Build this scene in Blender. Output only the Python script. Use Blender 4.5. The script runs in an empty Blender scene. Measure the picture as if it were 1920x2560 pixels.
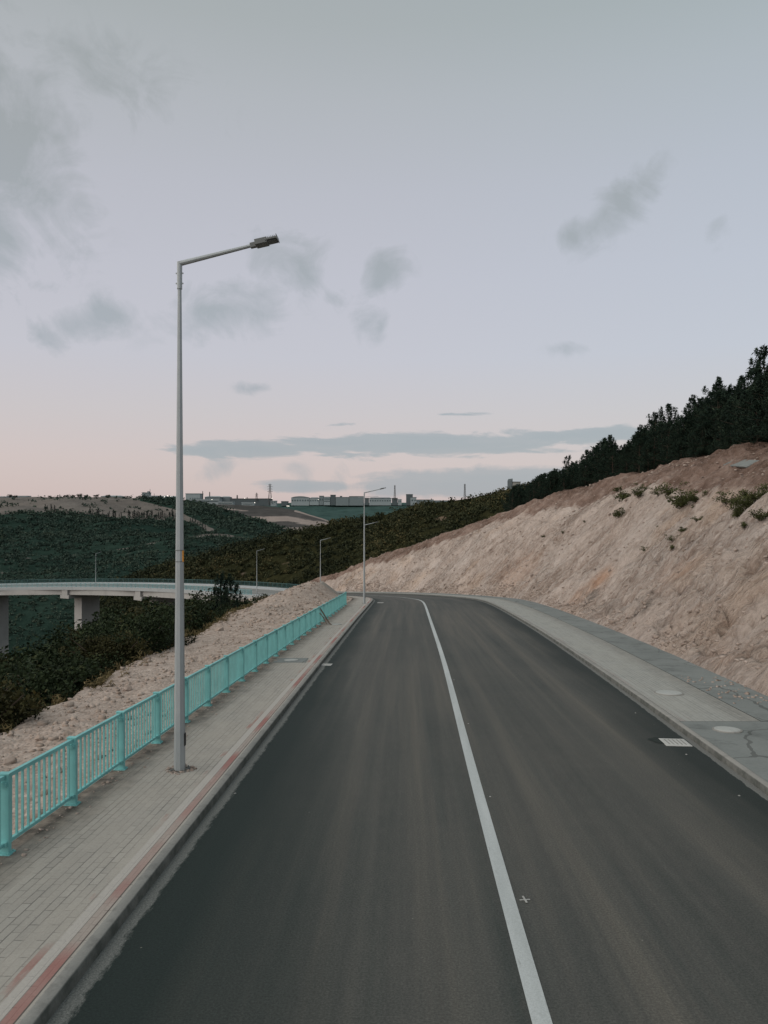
import bpy, bmesh, math, random
import numpy as np
from mathutils import Vector, Matrix

random.seed(7)
RNG = np.random.default_rng(11)
SC = bpy.context.scene
COL = SC.collection
F, CX, CY, CAMZ = 1849.0, 960.0, 1280.0, 3.9      # pinhole of the photograph; camera at (0, 0, CAMZ) looking along +Y

# ------------------------------------------------------------------ small helpers
def tag(o, label=None, cat=None, group=None, kind=None):
    if label: o['label'] = label
    if cat: o['category'] = cat
    if group: o['group'] = group
    if kind: o['kind'] = kind
    return o

def empty(name, loc, rz=0.0, label=None, cat=None, group=None):
    o = bpy.data.objects.new(name, None)
    o.empty_display_size = 0.2
    COL.objects.link(o)
    o.location = loc
    o.rotation_euler = (0, 0, rz)
    return tag(o, label, cat, group)

def obj_from(name, V, Fc, mat, parent=None, uv=None, attrs=None, smooth=False):
    """V (n,3) array, Fc list of index tuples or (m,k) array"""
    me = bpy.data.meshes.new(name)
    V = np.asarray(V, dtype=np.float32)
    if isinstance(Fc, np.ndarray):
        m, k = Fc.shape
        me.vertices.add(len(V)); me.vertices.foreach_set('co', V.ravel())
        me.loops.add(m * k); me.loops.foreach_set('vertex_index', Fc.astype(np.int32).ravel())
        me.polygons.add(m)
        me.polygons.foreach_set('loop_start', np.arange(0, m * k, k, dtype=np.int32))
        me.polygons.foreach_set('loop_total', np.full(m, k, dtype=np.int32))
        me.update(calc_edges=True)
    else:
        me.from_pydata([tuple(map(float, v)) for v in V], [], [tuple(int(i) for i in f) for f in Fc])
    if uv is not None:
        lay = me.uv_layers.new(name='uv')
        li = np.empty(len(me.loops), dtype=np.int32); me.loops.foreach_get('vertex_index', li)
        lay.data.foreach_set('uv', np.asarray(uv, dtype=np.float32)[li].ravel())
    if attrs:
        for kx, a in attrs.items():
            at = me.attributes.new(kx, 'FLOAT', 'POINT')
            at.data.foreach_set('value', np.asarray(a, dtype=np.float32))
    if smooth:
        me.polygons.foreach_set('use_smooth', np.ones(len(me.polygons), dtype=bool))
    me.validate(); me.update()
    if mat: me.materials.append(mat)
    o = bpy.data.objects.new(name, me)
    COL.objects.link(o)
    if parent is not None: o.parent = parent
    return o

class MB:
    """collects shapes, builds them as one mesh"""
    def __init__(s): s.v = []; s.f = []
    def add(s, V, Fc):
        b = len(s.v)
        s.v.extend([tuple(map(float, p)) for p in V]); s.f.extend([tuple(b + int(i) for i in f) for f in Fc])
        return s
    def box(s, c, d, rz=0.0, M=None):
        x, y, z = d[0] / 2, d[1] / 2, d[2] / 2
        P = [(-x, -y, -z), (x, -y, -z), (x, y, -z), (-x, y, -z), (-x, -y, z), (x, -y, z), (x, y, z), (-x, y, z)]
        R = M if M is not None else Matrix.Rotation(rz, 3, 'Z')
        P = [tuple(R @ Vector(p) + Vector(c)) for p in P]
        return s.add(P, [(0, 3, 2, 1), (4, 5, 6, 7), (0, 1, 5, 4), (1, 2, 6, 5), (2, 3, 7, 6), (3, 0, 4, 7)])
    def bar(s, p0, p1, w, h, up=(0, 0, 1)):
        p0, p1 = Vector(p0), Vector(p1)
        t = (p1 - p0).normalized()
        u = Vector(up)
        sd = t.cross(u)
        if sd.length < 1e-4: sd = t.cross(Vector((1, 0, 0)))
        sd.normalize(); u = sd.cross(t).normalized()
        a, b = sd * (w / 2), u * (h / 2)
        P = [p0 - a - b, p0 + a - b, p0 + a + b, p0 - a + b, p1 - a - b, p1 + a - b, p1 + a + b, p1 - a + b]
        return s.add(P, [(3, 2, 1, 0), (4, 5, 6, 7), (0, 1, 5, 4), (1, 2, 6, 5), (2, 3, 7, 6), (3, 0, 4, 7)])
    def cone(s, p0, p1, r0, r1, n=8, caps=True, ph=0.0):
        p0, p1 = Vector(p0), Vector(p1)
        t = (p1 - p0).normalized()
        a = t.orthogonal().normalized() if abs(t.z) < .99 else Vector((1, 0, 0))
        a = (a - t * a.dot(t)).normalized(); b = t.cross(a)
        P = []
        for p, r in ((p0, r0), (p1, r1)):
            for k in range(n):
                an = ph + 2 * math.pi * k / n
                P.append(p + a * (r * math.cos(an)) + b * (r * math.sin(an)))
        Fc = [(k, (k + 1) % n, n + (k + 1) % n, n + k) for k in range(n)]
        if caps: Fc += [tuple(range(n - 1, -1, -1)), tuple(range(n, 2 * n))]
        return s.add(P, Fc)
    def prism(s, poly, z0, z1):
        n = len(poly)
        P = [(x, y, z0) for x, y in poly] + [(x, y, z1) for x, y in poly]
        return s.add(P, [tuple(range(n - 1, -1, -1)), tuple(range(n, 2 * n))] + [(k, (k + 1) % n, n + (k + 1) % n, n + k) for k in range(n)])
    def build(s, name, mat, parent=None, smooth=False, bevel=0.0):
        o = obj_from(name, np.array(s.v), s.f, mat, parent, smooth=smooth)
        if bevel > 0:
            bm = bmesh.new(); bm.from_mesh(o.data)
            bmesh.ops.bevel(bm, geom=list(bm.edges), offset=bevel, segments=2, affect='EDGES', profile=.5)
            bm.to_mesh(o.data); bm.free()
        return o

def copy_tree(o, parent=None):
    c = o.copy(); COL.objects.link(c)
    if parent is not None: c.parent = parent
    for ch in list(o.children): copy_tree(ch, c)
    return c

def _h(ix, iy, iz, seed):
    n = (ix * 374761393 + iy * 668265263 + iz * 2147483647 + seed * 1274126177) & 0xFFFFFFFF
    n = ((n ^ (n >> 13)) * 1274126177) & 0xFFFFFFFF
    return ((n ^ (n >> 16)) & 0xFFFF) / 65535.0
def vnoise(x, y, z=None, seed=0):
    x = np.asarray(x, float); y = np.asarray(y, float); z = np.zeros_like(x) if z is None else np.asarray(z, float)
    ix, iy, iz = (np.floor(a).astype(np.int64) for a in (x, y, z))
    fx, fy, fz = x - ix, y - iy, z - iz
    fx, fy, fz = (a * a * (3 - 2 * a) for a in (fx, fy, fz))
    r = 0
    for dx in (0, 1):
        for dy in (0, 1):
            for dz in (0, 1):
                w = (fx if dx else 1 - fx) * (fy if dy else 1 - fy) * (fz if dz else 1 - fz)
                r = r + w * _h(ix + dx, iy + dy, iz + dz, seed)
    return r * 2 - 1
def fbm(x, y, z=None, oct=4, seed=0, gain=.5):
    x = np.asarray(x, float); y = np.asarray(y, float)
    r, a = 0, 1.0
    for k in range(oct):
        f = 2.03 ** k
        r = r + a * vnoise(x * f, y * f, None if z is None else np.asarray(z) * f, seed + k * 17); a *= gain
    return r

def grid_faces(nu, nv):
    i = np.arange(nu - 1)[:, None] * nv + np.arange(nv - 1)[None, :]
    return np.stack([i, i + nv, i + nv + 1, i + 1], -1).reshape(-1, 4)

def sstep(a, b, x):
    t = np.clip((np.asarray(x, float) - a) / (b - a), 0, 1); return t * t * (3 - 2 * t)

# ------------------------------------------------------------------ materials
class NT:
    def __init__(s, name):
        s.m = bpy.data.materials.new(name); s.m.use_nodes = True
        s.t = s.m.node_tree; s.n = s.t.nodes
        s.bsdf = s.n['Principled BSDF']; s.out = s.n['Material Output']
    def link(s, a, b): s.t.links.new(a, b)
    def node(s, typ, **kw):
        nd = s.n.new(typ)
        for k, v in kw.items(): setattr(nd, k, v)
        return nd
    def val(s, x, sock):
        if hasattr(x, 'is_linked') or isinstance(x, bpy.types.NodeSocket): s.link(x, sock)
        else: sock.default_value = x
    def coords(s, kind='Object', scale=(1, 1, 1), rot=(0, 0, 0)):
        tc = s.node('ShaderNodeTexCoord'); mp = s.node('ShaderNodeMapping')
        s.link(tc.outputs[kind], mp.inputs['Vector'])
        mp.inputs['Scale'].default_value = scale; mp.inputs['Rotation'].default_value = rot
        return mp.outputs['Vector']
    def noise(s, vec, scale=1.0, detail=4, rough=.55, dist=0.0):
        nd = s.node('ShaderNodeTexNoise')
        s.link(vec, nd.inputs['Vector'])
        nd.inputs['Scale'].default_value = scale; nd.inputs['Detail'].default_value = detail
        nd.inputs['Roughness'].default_value = rough; nd.inputs['Distortion'].default_value = dist
        return nd.outputs['Fac']
    def voro(s, vec, scale=1.0, feature='F1', out='Distance'):
        nd = s.node('ShaderNodeTexVoronoi', feature=feature)
        s.link(vec, nd.inputs['Vector']); nd.inputs['Scale'].default_value = scale
        return nd.outputs[out]
    def ramp(s, fac, stops):
        nd = s.node('ShaderNodeValToRGB'); s.val(fac, nd.inputs['Fac'])
        el = nd.color_ramp.elements
        while len(el) < len(stops): el.new(.5)
        for e, (p, c) in zip(el, stops):
            e.position = p; e.color = (c, c, c, 1) if not isinstance(c, (tuple, list)) else (*c, 1)
        return nd.outputs['Color']
    def mix(s, fac, a, b, mode='MIX'):
        nd = s.node('ShaderNodeMix', data_type='RGBA', blend_type=mode)
        s.val(fac, nd.inputs[0])
        for x, k in ((a, 6), (b, 7)):
            if isinstance(x, (tuple, list)): nd.inputs[k].default_value = (*x, 1)
            else: s.link(x, nd.inputs[k])
        return nd.outputs[2]
    def math(s, op, a, b=0.0, c=0.0):
        nd = s.node('ShaderNodeMath', operation=op)
        s.val(a, nd.inputs[0]); s.val(b, nd.inputs[1]); s.val(c, nd.inputs[2])
        return nd.outputs[0]
    def attr(s, name):
        nd = s.node('ShaderNodeAttribute', attribute_name=name); return nd.outputs['Fac']
    def sep(s, vec):
        nd = s.node('ShaderNodeSeparateXYZ'); s.link(vec, nd.inputs[0]); return nd.outputs
    def bump(s, h, strength=.3, dist=.05):
        nd = s.node('ShaderNodeBump'); s.link(h, nd.inputs['Height'])
        nd.inputs['Strength'].default_value = strength; nd.inputs['Distance'].default_value = dist
        s.link(nd.outputs['Normal'], s.bsdf.inputs['Normal'])
    def fin(s, col, rough=.8, spec=.3, metal=0.0):
        s.val((*col, 1) if isinstance(col, (tuple, list)) else col, s.bsdf.inputs['Base Color'])
        s.val(rough, s.bsdf.inputs['Roughness'])
        s.bsdf.inputs['Specular IOR Level'].default_value = spec
        s.bsdf.inputs['Metallic'].default_value = metal
        return s.m

def simple(name, col, rough=.6, spec=.35, metal=0.0, var=.18, scale=3.0, bump=0.0):
    m = NT(name); v = m.coords('Object')
    n = m.noise(v, scale, 5)
    a = tuple(c * (1 - var) for c in col); b = tuple(min(1, c * (1 + var)) for c in col)
    c = m.ramp(n, [(.3, a), (.7, b)])
    if bump: m.bump(m.noise(v, scale * 6, 3), bump, .02)
    return m.fin(c, rough, spec, metal)

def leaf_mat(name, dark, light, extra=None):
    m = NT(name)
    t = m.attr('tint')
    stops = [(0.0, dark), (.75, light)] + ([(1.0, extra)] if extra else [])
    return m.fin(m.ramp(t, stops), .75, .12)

M = {}
def mat_asphalt():
    m = NT('asphalt'); uvv = m.coords('UV'); u, w, _ = m.sep(uvv); u = m.math('SUBTRACT', u, .12)     # u metres from the left kerb (0) scaled so right kerb = attribute 'rw'
    rw = m.math('SUBTRACT', m.attr('rw'), .24)
    s1 = m.noise(m.coords('UV', (1.6, .035, 1)), 1.0, 5, .6)
    s2 = m.noise(m.coords('UV', (5.5, .05, 1)), 1.0, 4, .6)
    blotch = m.noise(uvv, .22, 4, .6)
    fine = m.noise(m.coords('UV', (1, 1, 1)), 55.0, 3, .7)
    mid = m.noise(m.coords('UV', (1, .35, 1)), 9.0, 4, .65)
    base = m.ramp(s1, [(.33, (.048, .059, .053)), (.5, (.088, .092, .082)), (.67, (.150, .140, .116))])
    base = m.mix(m.ramp(s2, [(.3, 0.0), (.7, .42)]), base, (.066, .065, .060))
    base = m.mix(m.ramp(blotch, [(.35, 0.0), (.7, .45)]), base, (.118, .112, .097))
    base = m.mix(m.ramp(mid, [(.45, 0.0), (.8, .18)]), base, (.16, .15, .135))
    # dark strips along both kerbs, the left one narrowing along the road
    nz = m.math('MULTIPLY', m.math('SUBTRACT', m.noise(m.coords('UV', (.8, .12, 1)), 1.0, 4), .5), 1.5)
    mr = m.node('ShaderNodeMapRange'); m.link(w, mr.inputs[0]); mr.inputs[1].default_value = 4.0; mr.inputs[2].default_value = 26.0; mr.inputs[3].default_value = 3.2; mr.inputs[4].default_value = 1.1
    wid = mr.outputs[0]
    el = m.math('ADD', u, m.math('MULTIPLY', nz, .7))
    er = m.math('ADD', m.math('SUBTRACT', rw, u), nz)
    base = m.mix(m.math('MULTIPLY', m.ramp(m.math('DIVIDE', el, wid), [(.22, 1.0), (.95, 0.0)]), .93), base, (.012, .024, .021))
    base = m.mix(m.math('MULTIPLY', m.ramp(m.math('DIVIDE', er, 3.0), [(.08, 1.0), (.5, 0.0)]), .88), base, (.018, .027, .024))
    # mortar spilt from the kerb
    j = m.math('MULTIPLY', m.noise(m.coords('UV', (6, 1.6, 1)), 1.0, 5, .7), .22)
    spill = m.ramp(m.math('ADD', m.math('MULTIPLY', m.math('SUBTRACT', j, u), 9.0), m.math('MULTIPLY', m.math('SUBTRACT', m.noise(m.coords('UV', (22, 9, 1)), 1.0, 5, .75), .5), 1.6)), [(.0, 0.0), (.5, 1.0)])
    base = m.mix(m.math('MULTIPLY', spill, m.ramp(fine, [(.3, .35), (.7, .9)])), base, (.27, .275, .255))
    j2 = m.math('MULTIPLY', m.noise(m.coords('UV', (6, 2.0, 1)), 1.3, 5, .7), .13)
    spill2 = m.math('LESS_THAN', m.math('SUBTRACT', rw, u), m.math('SUBTRACT', j2, .015))
    base = m.mix(m.math('MULTIPLY', spill2, .7), base, (.26, .26, .24))
    grain = m.noise(uvv, 42.0, 4, .85)
    base = m.mix(m.ramp(grain, [(.38, .75), (.60, 0.0)]), base, m.mix(1.0, base, (.4, .4, .4), 'MULTIPLY'))
    base = m.mix(m.ramp(grain, [(.58, 0.0), (.75, .5)]), base, m.mix(1.0, base, (1.7, 1.7, 1.65), 'MULTIPLY'))
    specks = m.voro(uvv, 2.1)
    base = m.mix(m.math('MULTIPLY', m.math('LESS_THAN', specks, .022), .5), base, (.26, .25, .22))
    m.bump(fine, .35, .006)
    return m.fin(base, .82, .3)
def mat_pavers(bands=1.0, cool=0.0):
    m = NT('concrete_pavers'); uvv = m.coords('UV'); u, w, _ = m.sep(uvv)    # u: metres from the kerb, v: metres along the road
    br = m.node('ShaderNodeTexBrick', offset=.5)
    mp = m.coords('UV', (1, 1, 1), (0, 0, math.radians(90)))
    m.link(mp, br.inputs['Vector'])
    br.inputs['Scale'].default_value = 1.0
    br.inputs['Brick Width'].default_value = .31; br.inputs['Row Height'].default_value = .105
    br.inputs['Mortar Size'].default_value = .008; br.inputs['Mortar Smooth'].default_value = .3
    br.inputs['Color1'].default_value = (.33, .312, .278, 1); br.inputs['Color2'].default_value = (.41, .388, .345, 1)
    br.inputs['Mortar'].default_value = (.13, .125, .115, 1)
    big = m.noise(uvv, .5, 5, .6)
    fine = m.noise(uvv, 30, 4, .7)
    stre = m.noise(m.coords('UV', (7.0, .35, 1)), 1.0, 5, .65)
    plain = m.ramp(m.noise(uvv, 1.7, 4), [(.3, (.345, .325, .288)), (.7, (.42, .392, .345))])
    keep = m.ramp(stre, [(.40, .08), (.62, 1.0)])      # sand fills many of the joints
    col = m.mix(keep, plain, br.outputs['Color'])
    col = m.mix(m.ramp(big, [(.35, 0.0), (.72, .55)]), col, (.42, .382, .325))
    # tinted rows by the kerb
    msk = m.ramp(m.noise(m.coords('UV', (.01, .28, 1)), 1.0, 3), [(.45, 0.0), (.58, 1.0)])
    def band(a, b):
        return m.math('MULTIPLY', m.math('GREATER_THAN', u, a), m.math('LESS_THAN', u, b))
    col = m.mix(m.math('MULTIPLY', band(.056, .165), m.math('MULTIPLY_ADD', msk, .75 * bands, .15 * bands)), col, (.33, .145, .125))
    col = m.mix(m.math('MULTIPLY', band(.175, .295), .8 * bands), col, (.47, .44, .40))
    wob = m.ramp(m.noise(m.coords('UV', (2.5, .8, 1)), 1.0, 4), [(.5, 0.0), (.56, 1.0)])
    col = m.mix(m.math('MULTIPLY', band(.30, .385), m.math('MULTIPLY', m.math('MULTIPLY', msk, wob), .75 * bands)), col, (.33, .16, .135))
    col = m.mix(m.math('MULTIPLY', band(.040, .056), .85), col, (.07, .05, .045))
    col = m.mix(m.math('MULTIPLY', band(.165, .175), .5), col, (.09, .075, .07))
    # soil washed in along the outer edge
    dd = m.math('ADD', m.math('SUBTRACT', m.attr('rw'), u), m.math('MULTIPLY', m.math('SUBTRACT', m.noise(m.coords('UV', (2.2, .8, 1)), 1.0, 5, .65), .5), .9))
    col = m.mix(m.math('MULTIPLY', m.ramp(m.math('DIVIDE', dd, 1.0), [(.12, 1.0), (.75, 0.0)]), .35 if cool else .95), col, m.ramp(m.noise(uvv, 3.0, 5, .7), [(.38, (.06, .052, .042)), (.62, (.24, .205, .165))]))
    col = m.mix(m.ramp(fine, [(.3, .4), (.7, 0.0)]), col, m.mix(1.0, col, (.6, .6, .6), 'MULTIPLY'))
    if cool: col = m.mix(cool, col, m.mix(1.0, col, (.93, 1.0, 1.04), 'MULTIPLY'))
    hgt = m.math('ADD', m.math('MULTIPLY', m.math('MULTIPLY', br.outputs['Fac'], keep), -1.0), m.math('MULTIPLY', fine, .35))
    m.bump(hgt, .5, .012)
    return m.fin(col, .85, .25)
def mat_concrete(name, c0, c1, scale=1.0, cracks=False, stain=.5, face=False):
    m = NT(name); v = m.coords('Object')
    n = m.noise(v, .35 * scale, 6, .62); f = m.noise(v, 14 * scale, 4, .7)
    col = m.ramp(n, [(.3, c0), (.7, c1)])
    d = m.noise(m.coords('Object', (1, 1, 1)), 1.3 * scale, 6, .7)
    col = m.mix(m.ramp(d, [(.52, 0.0), (.72, stain)]), col, tuple(x * .45 for x in c0))
    col = m.mix(m.ramp(f, [(.3, .35), (.7, 0.0)]), col, m.mix(1.0, col, (.6, .6, .6), 'MULTIPLY'))
    if cracks:
        wv = m.node('ShaderNodeTexNoise'); m.link(v, wv.inputs['Vector']); wv.inputs['Scale'].default_value = 1.1
        add = m.node('ShaderNodeVectorMath', operation='MULTIPLY_ADD')
        m.link(wv.outputs['Color'], add.inputs[0]); add.inputs[1].default_value = (.35, .35, .35); m.link(v, add.inputs[2])
        e = m.voro(add.outputs[0], .32, 'DISTANCE_TO_EDGE')
        col = m.mix(m.math('MULTIPLY', m.math('LESS_THAN', e, .006), .5), col, (.04, .04, .036))
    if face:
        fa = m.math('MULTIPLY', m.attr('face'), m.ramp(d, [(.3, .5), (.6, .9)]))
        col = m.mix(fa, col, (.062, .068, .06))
    m.bump(f, .3, .01)
    return m.fin(col, .88, .2)
def mat_cut():
    m = NT('cut_rock_face'); v = m.coords('Object')
    uvd = m.coords('UV')                                # (along the road, down the face)
    gul = m.noise(m.coords('UV', (.55, .10, 1), (0, 0, .35)), 1.0, 6, .65, .6)
    gul2 = m.noise(m.coords('UV', (2.4, .95, 1), (0, 0, .5)), 1.0, 8, .75, .6)
    big = m.noise(v, .075, 5, .6); fine = m.noise(v, 2.6, 6, .72); f2 = m.noise(v, 9.0, 5, .75)
    pale = m.ramp(big, [(.3, (.58, .485, .425)), (.5, (.63, .54, .48)), (.7, (.67, .605, .555))])
    pale = m.mix(m.ramp(gul, [(.35, 0.0), (.7, .36)]), pale, (.52, .415, .345))
    pale = m.mix(m.ramp(gul2, [(.40, .34), (.60, 0.0)]), pale, (.36, .29, .245))
    och = m.noise(m.coords('Object', (1, 1, 1)), .11, 3, .6)
    pale = m.mix(m.ramp(och, [(.54, 0.0), (.72, .55)]), pale, (.56, .40, .285))
    soil = m.ramp(m.noise(v, .5, 6, .7), [(.3, (.165, .108, .084)), (.5, (.27, .188, .15)), (.7, (.41, .32, .27))])
    sa = m.math('ADD', m.attr('soil'), m.math('MULTIPLY', m.math('SUBTRACT', m.noise(m.coords('UV', (.35, .22, 1), (0, 0, .35)), 1.0, 6, .68), .5), 1.5))
    col = m.mix(m.ramp(sa, [(.36, 0.0), (.60, .95)]), pale, soil)
    oa = m.math('ADD', m.attr('orange'), m.math('MULTIPLY', m.math('SUBTRACT', m.noise(m.coords('UV', (.9, .5, 1), (0, 0, .4)), 1.0, 5, .7), .5), .9))
    col = m.mix(m.ramp(oa, [(.18, 0.0), (.85, .8)]), col, (.50, .255, .13))
    gr = m.math('ADD', m.attr('grey'), m.math('MULTIPLY', m.math('SUBTRACT', m.noise(m.coords('UV', (.7, .35, 1), (0, 0, .4)), 1.0, 6, .7), .5), 1.3))
    col = m.mix(m.ramp(gr, [(.34, 0.0), (.66, .8)]), col, m.ramp(fine, [(.3, (.10, .095, .085)), (.7, (.20, .18, .155))]))
    col = m.mix(m.ramp(fine, [(.34, .5), (.54, 0.0)]), col, m.mix(1.0, col, (.58, .53, .49), 'MULTIPLY'))
    col = m.mix(m.math('MULTIPLY', m.attr('gully'), m.ramp(gul2, [(.35, .8), (.65, .15)])), col, m.mix(1.0, col, (.50, .44, .40), 'MULTIPLY'))  # shade of the gullies and ledges darkened into the colour
    col = m.mix(m.ramp(f2, [(.56, 0.0), (.78, .5)]), col, m.mix(1.0, col, (1.32, 1.32, 1.33), 'MULTIPLY'))
    vd = m.node('ShaderNodeTexNoise'); m.link(v, vd.inputs['Vector']); vd.inputs['Scale'].default_value = 1.6; vd.inputs['Detail'].default_value = 4
    va = m.node('ShaderNodeVectorMath', operation='MULTIPLY_ADD'); m.link(vd.outputs['Color'], va.inputs[0]); va.inputs[1].default_value = (1.1, 1.1, 1.1)
    m.link(m.coords('UV', (1.5, .85, 1), (0, 0, .45)), va.inputs[2])
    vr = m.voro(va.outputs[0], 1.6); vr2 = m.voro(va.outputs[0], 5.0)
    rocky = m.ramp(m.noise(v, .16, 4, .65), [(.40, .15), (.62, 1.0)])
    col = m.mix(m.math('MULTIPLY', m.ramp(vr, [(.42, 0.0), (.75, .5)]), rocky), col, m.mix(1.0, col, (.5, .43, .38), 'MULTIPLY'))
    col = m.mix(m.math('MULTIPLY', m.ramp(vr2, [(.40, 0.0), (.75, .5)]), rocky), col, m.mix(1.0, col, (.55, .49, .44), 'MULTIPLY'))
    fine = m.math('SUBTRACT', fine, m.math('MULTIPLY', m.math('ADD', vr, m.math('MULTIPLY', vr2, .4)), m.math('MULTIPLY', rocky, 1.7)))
    hh = m.math('ADD', m.math('MULTIPLY', fine, 1.0), m.math('ADD', m.math('MULTIPLY', f2, .35), m.math('MULTIPLY', gul2, .55)))
    m.bump(hh, 1.0, .28)
    return m.fin(col, .95, .1)
def mat_rubble():
    m = NT('limestone_rubble'); v = m.coords('Object')
    vo = m.node('ShaderNodeTexVoronoi'); m.link(v, vo.inputs['Vector']); vo.inputs['Scale'].default_value = 10.0
    cell = m.noise(vo.outputs['Position'], 3.1, 1)
    big = m.noise(v, .4, 5, .65); fine = m.noise(v, 7.0, 5, .7)
    col = m.ramp(big, [(.3, (.37, .30, .25)), (.7, (.50, .42, .36))])
    col = m.mix(.45, col, m.ramp(cell, [(.35, (.26, .2, .165)), (.65, (.52, .44, .38))]))
    col = m.mix(m.ramp(fine, [(.32, .6), (.55, 0.0)]), col, m.mix(1.0, col, (.5, .46, .42), 'MULTIPLY'))
    m.bump(m.math('ADD', m.math('MULTIPLY', vo.outputs['Distance'], -1.0), m.math('MULTIPLY', fine, .9)), .55, .10)
    return m.fin(col, .95, .1)
def mat_stone(name, c0, c1):
    m = NT(name); v = m.coords('Object')
    col = m.ramp(m.noise(v, .9, 3), [(.3, c0), (.7, c1)])
    col = m.mix(m.ramp(m.noise(v, 9, 5, .7), [(.35, .5), (.6, 0.0)]), col, m.mix(1.0, col, (.55, .5, .46), 'MULTIPLY'))
    m.bump(m.noise(v, 8, 5, .7), .6, .05)
    return m.fin(col, .95, .1)
def mat_hill(name, g0, g1, b0, b1, sc=.02):
    m = NT(name); v = m.coords('Object')
    n1 = m.noise(v, sc, 6, .65); n2 = m.noise(v, sc * 7, 5, .7)
    g = m.ramp(n1, [(.3, g0), (.7, g1)])
    g = m.mix(m.ramp(n2, [(.35, .6), (.6, 0.0)]), g, tuple(x * .55 for x in g0))
    b = m.ramp(m.noise(v, sc * 2.5, 6, .7), [(.3, b0), (.7, b1)])
    ba = m.math('ADD', m.attr('bare'), m.math('MULTIPLY', m.math('SUBTRACT', m.noise(v, sc * 3.2, 6, .7), .5), .9))
    col = m.mix(m.ramp(ba, [(.42, 0.0), (.58, 1.0)]), g, b)
    m.bump(n2, .6, 4.0)
    return m.fin(col, 1.0, 0.0)

def mat_paint():
    m = NT('road_paint'); v = m.coords('UV')
    n = m.noise(m.coords('UV', (14, 2.2, 1)), 1.0, 6, .75); g = m.noise(m.coords('Object'), 60, 3, .7)
    col = m.ramp(m.noise(m.coords('UV', (3, .25, 1)), 1.0, 4), [(.3, (.40, .43, .42)), (.7, (.54, .57, .56))])
    col = m.mix(m.ramp(n, [(.60, 0.0), (.72, .75)]), col, (.15, .15, .14))
    col = m.mix(m.ramp(g, [(.35, .45), (.6, 0.0)]), col, m.mix(1.0, col, (.6, .6, .6), 'MULTIPLY'))
    return m.fin(col, .75, .25)
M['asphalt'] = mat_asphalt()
M['pavers'] = mat_pavers()
M['pavers_plain'] = mat_pavers(.15, 1.0)
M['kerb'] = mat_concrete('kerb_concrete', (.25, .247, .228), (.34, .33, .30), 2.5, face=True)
M['apron'] = mat_concrete('apron_concrete', (.185, .202, .193), (.25, .267, .253), 1.0, True, .6)
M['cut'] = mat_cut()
M['rubble'] = mat_rubble()
M['rock_pale'] = mat_stone('pale_rock', (.33, .262, .215), (.49, .41, .35))
M['rock_brown'] = mat_stone('brown_rock', (.30, .24, .20), (.48, .405, .355))
M['gravel'] = simple('gravel_pile', (.30, .275, .24), .95, .1, var=.25, scale=14, bump=.8)
M['tar'] = simple('tar_patch', (.024, .031, .028), .9, .2, var=.3, scale=9)  # colour of the painted shadow by the drain slab
M['tar_grey'] = simple('broken_mortar', (.11, .10, .085), .95, .1, var=.4, scale=14, bump=.6)
M['soil'] = simple('forest_soil', (.055, .05, .035), 1.0, 0.0, var=.4, scale=.6)
M['paint'] = mat_paint()
M['galv'] = simple('galvanised_steel', (.37, .40, .405), .5, .5, .25, var=.07, scale=2.2)
M['galv_dark'] = simple('grey_cast_metal', (.145, .155, .15), .5, .5, .2, var=.1)
M['lens'] = simple('lamp_lens', (.055, .06, .055), .25, .5, 0, var=.1)
M['black'] = simple('black_steel', (.02, .022, .022), .5, .4)
M['orange'] = simple('orange_sticker', (.62, .27, .045), .6, .3, var=.08)
M['teal'] = simple('teal_paint', (.18, .46, .45), .55, .35, var=.13, scale=2.5)
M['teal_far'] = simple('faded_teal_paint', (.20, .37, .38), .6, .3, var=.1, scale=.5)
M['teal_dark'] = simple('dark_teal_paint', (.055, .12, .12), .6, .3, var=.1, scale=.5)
M['viaduct'] = mat_concrete('viaduct_concrete', (.38, .372, .35), (.47, .455, .43), .25, False, .3)
M['viaduct_pale'] = mat_concrete('pale_concrete', (.37, .39, .39), (.45, .465, .46), .25, False, .25)
M['bark'] = simple('bark', (.075, .058, .045), .95, .1, var=.35, scale=6, bump=.6)
M['bark_pale'] = simple('pale_bark', (.17, .145, .12), .95, .1, var=.3, scale=6, bump=.5)
M['wood'] = simple('weathered_wood', (.17, .13, .10), .9, .1, var=.35, scale=8, bump=.4)
M['iron'] = mat_concrete('manhole_iron', (.38, .395, .375), (.48, .49, .465), 3.0, False, .4)
M['white_slab'] = mat_concrete('drain_slab', (.46, .465, .44), (.55, .55, .52), 4.0, False, .4)
M['chip'] = simple('white_chip', (.36, .36, .34), .9, .1)
M['pine'] = leaf_mat('pine_needles', (.006, .014, .011), (.022, .039, .025), (.048, .064, .036))
M['leaf'] = leaf_mat('broad_leaves', (.006, .011, .005), (.025, .038, .015), (.064, .064, .024))
M['leaf_olive'] = leaf_mat('olive_leaves', (.011, .013, .005), (.040, .038, .013), (.085, .066, .022))
M['scrub'] = leaf_mat('scrub_leaves', (.014, .020, .010), (.044, .048, .021), (.10, .082, .036))
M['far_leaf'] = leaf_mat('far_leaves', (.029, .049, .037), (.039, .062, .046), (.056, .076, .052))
M['weed'] = leaf_mat('dry_weeds', (.06, .05, .02), (.16, .125, .06), (.26, .2, .11))
M['shrub'] = leaf_mat('slope_shrub_leaves', (.030, .036, .014), (.075, .085, .032), (.13, .12, .05))
M['cypress'] = leaf_mat('cypress_leaves', (.010, .018, .016), (.020, .033, .028))
M['far_hill'] = mat_hill('far_hill_ground', (.022, .042, .033), (.034, .057, .044), (.12, .108, .096), (.20, .18, .162), .013)  # far hill ground and far leaves tinted with bluish distance haze
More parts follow.
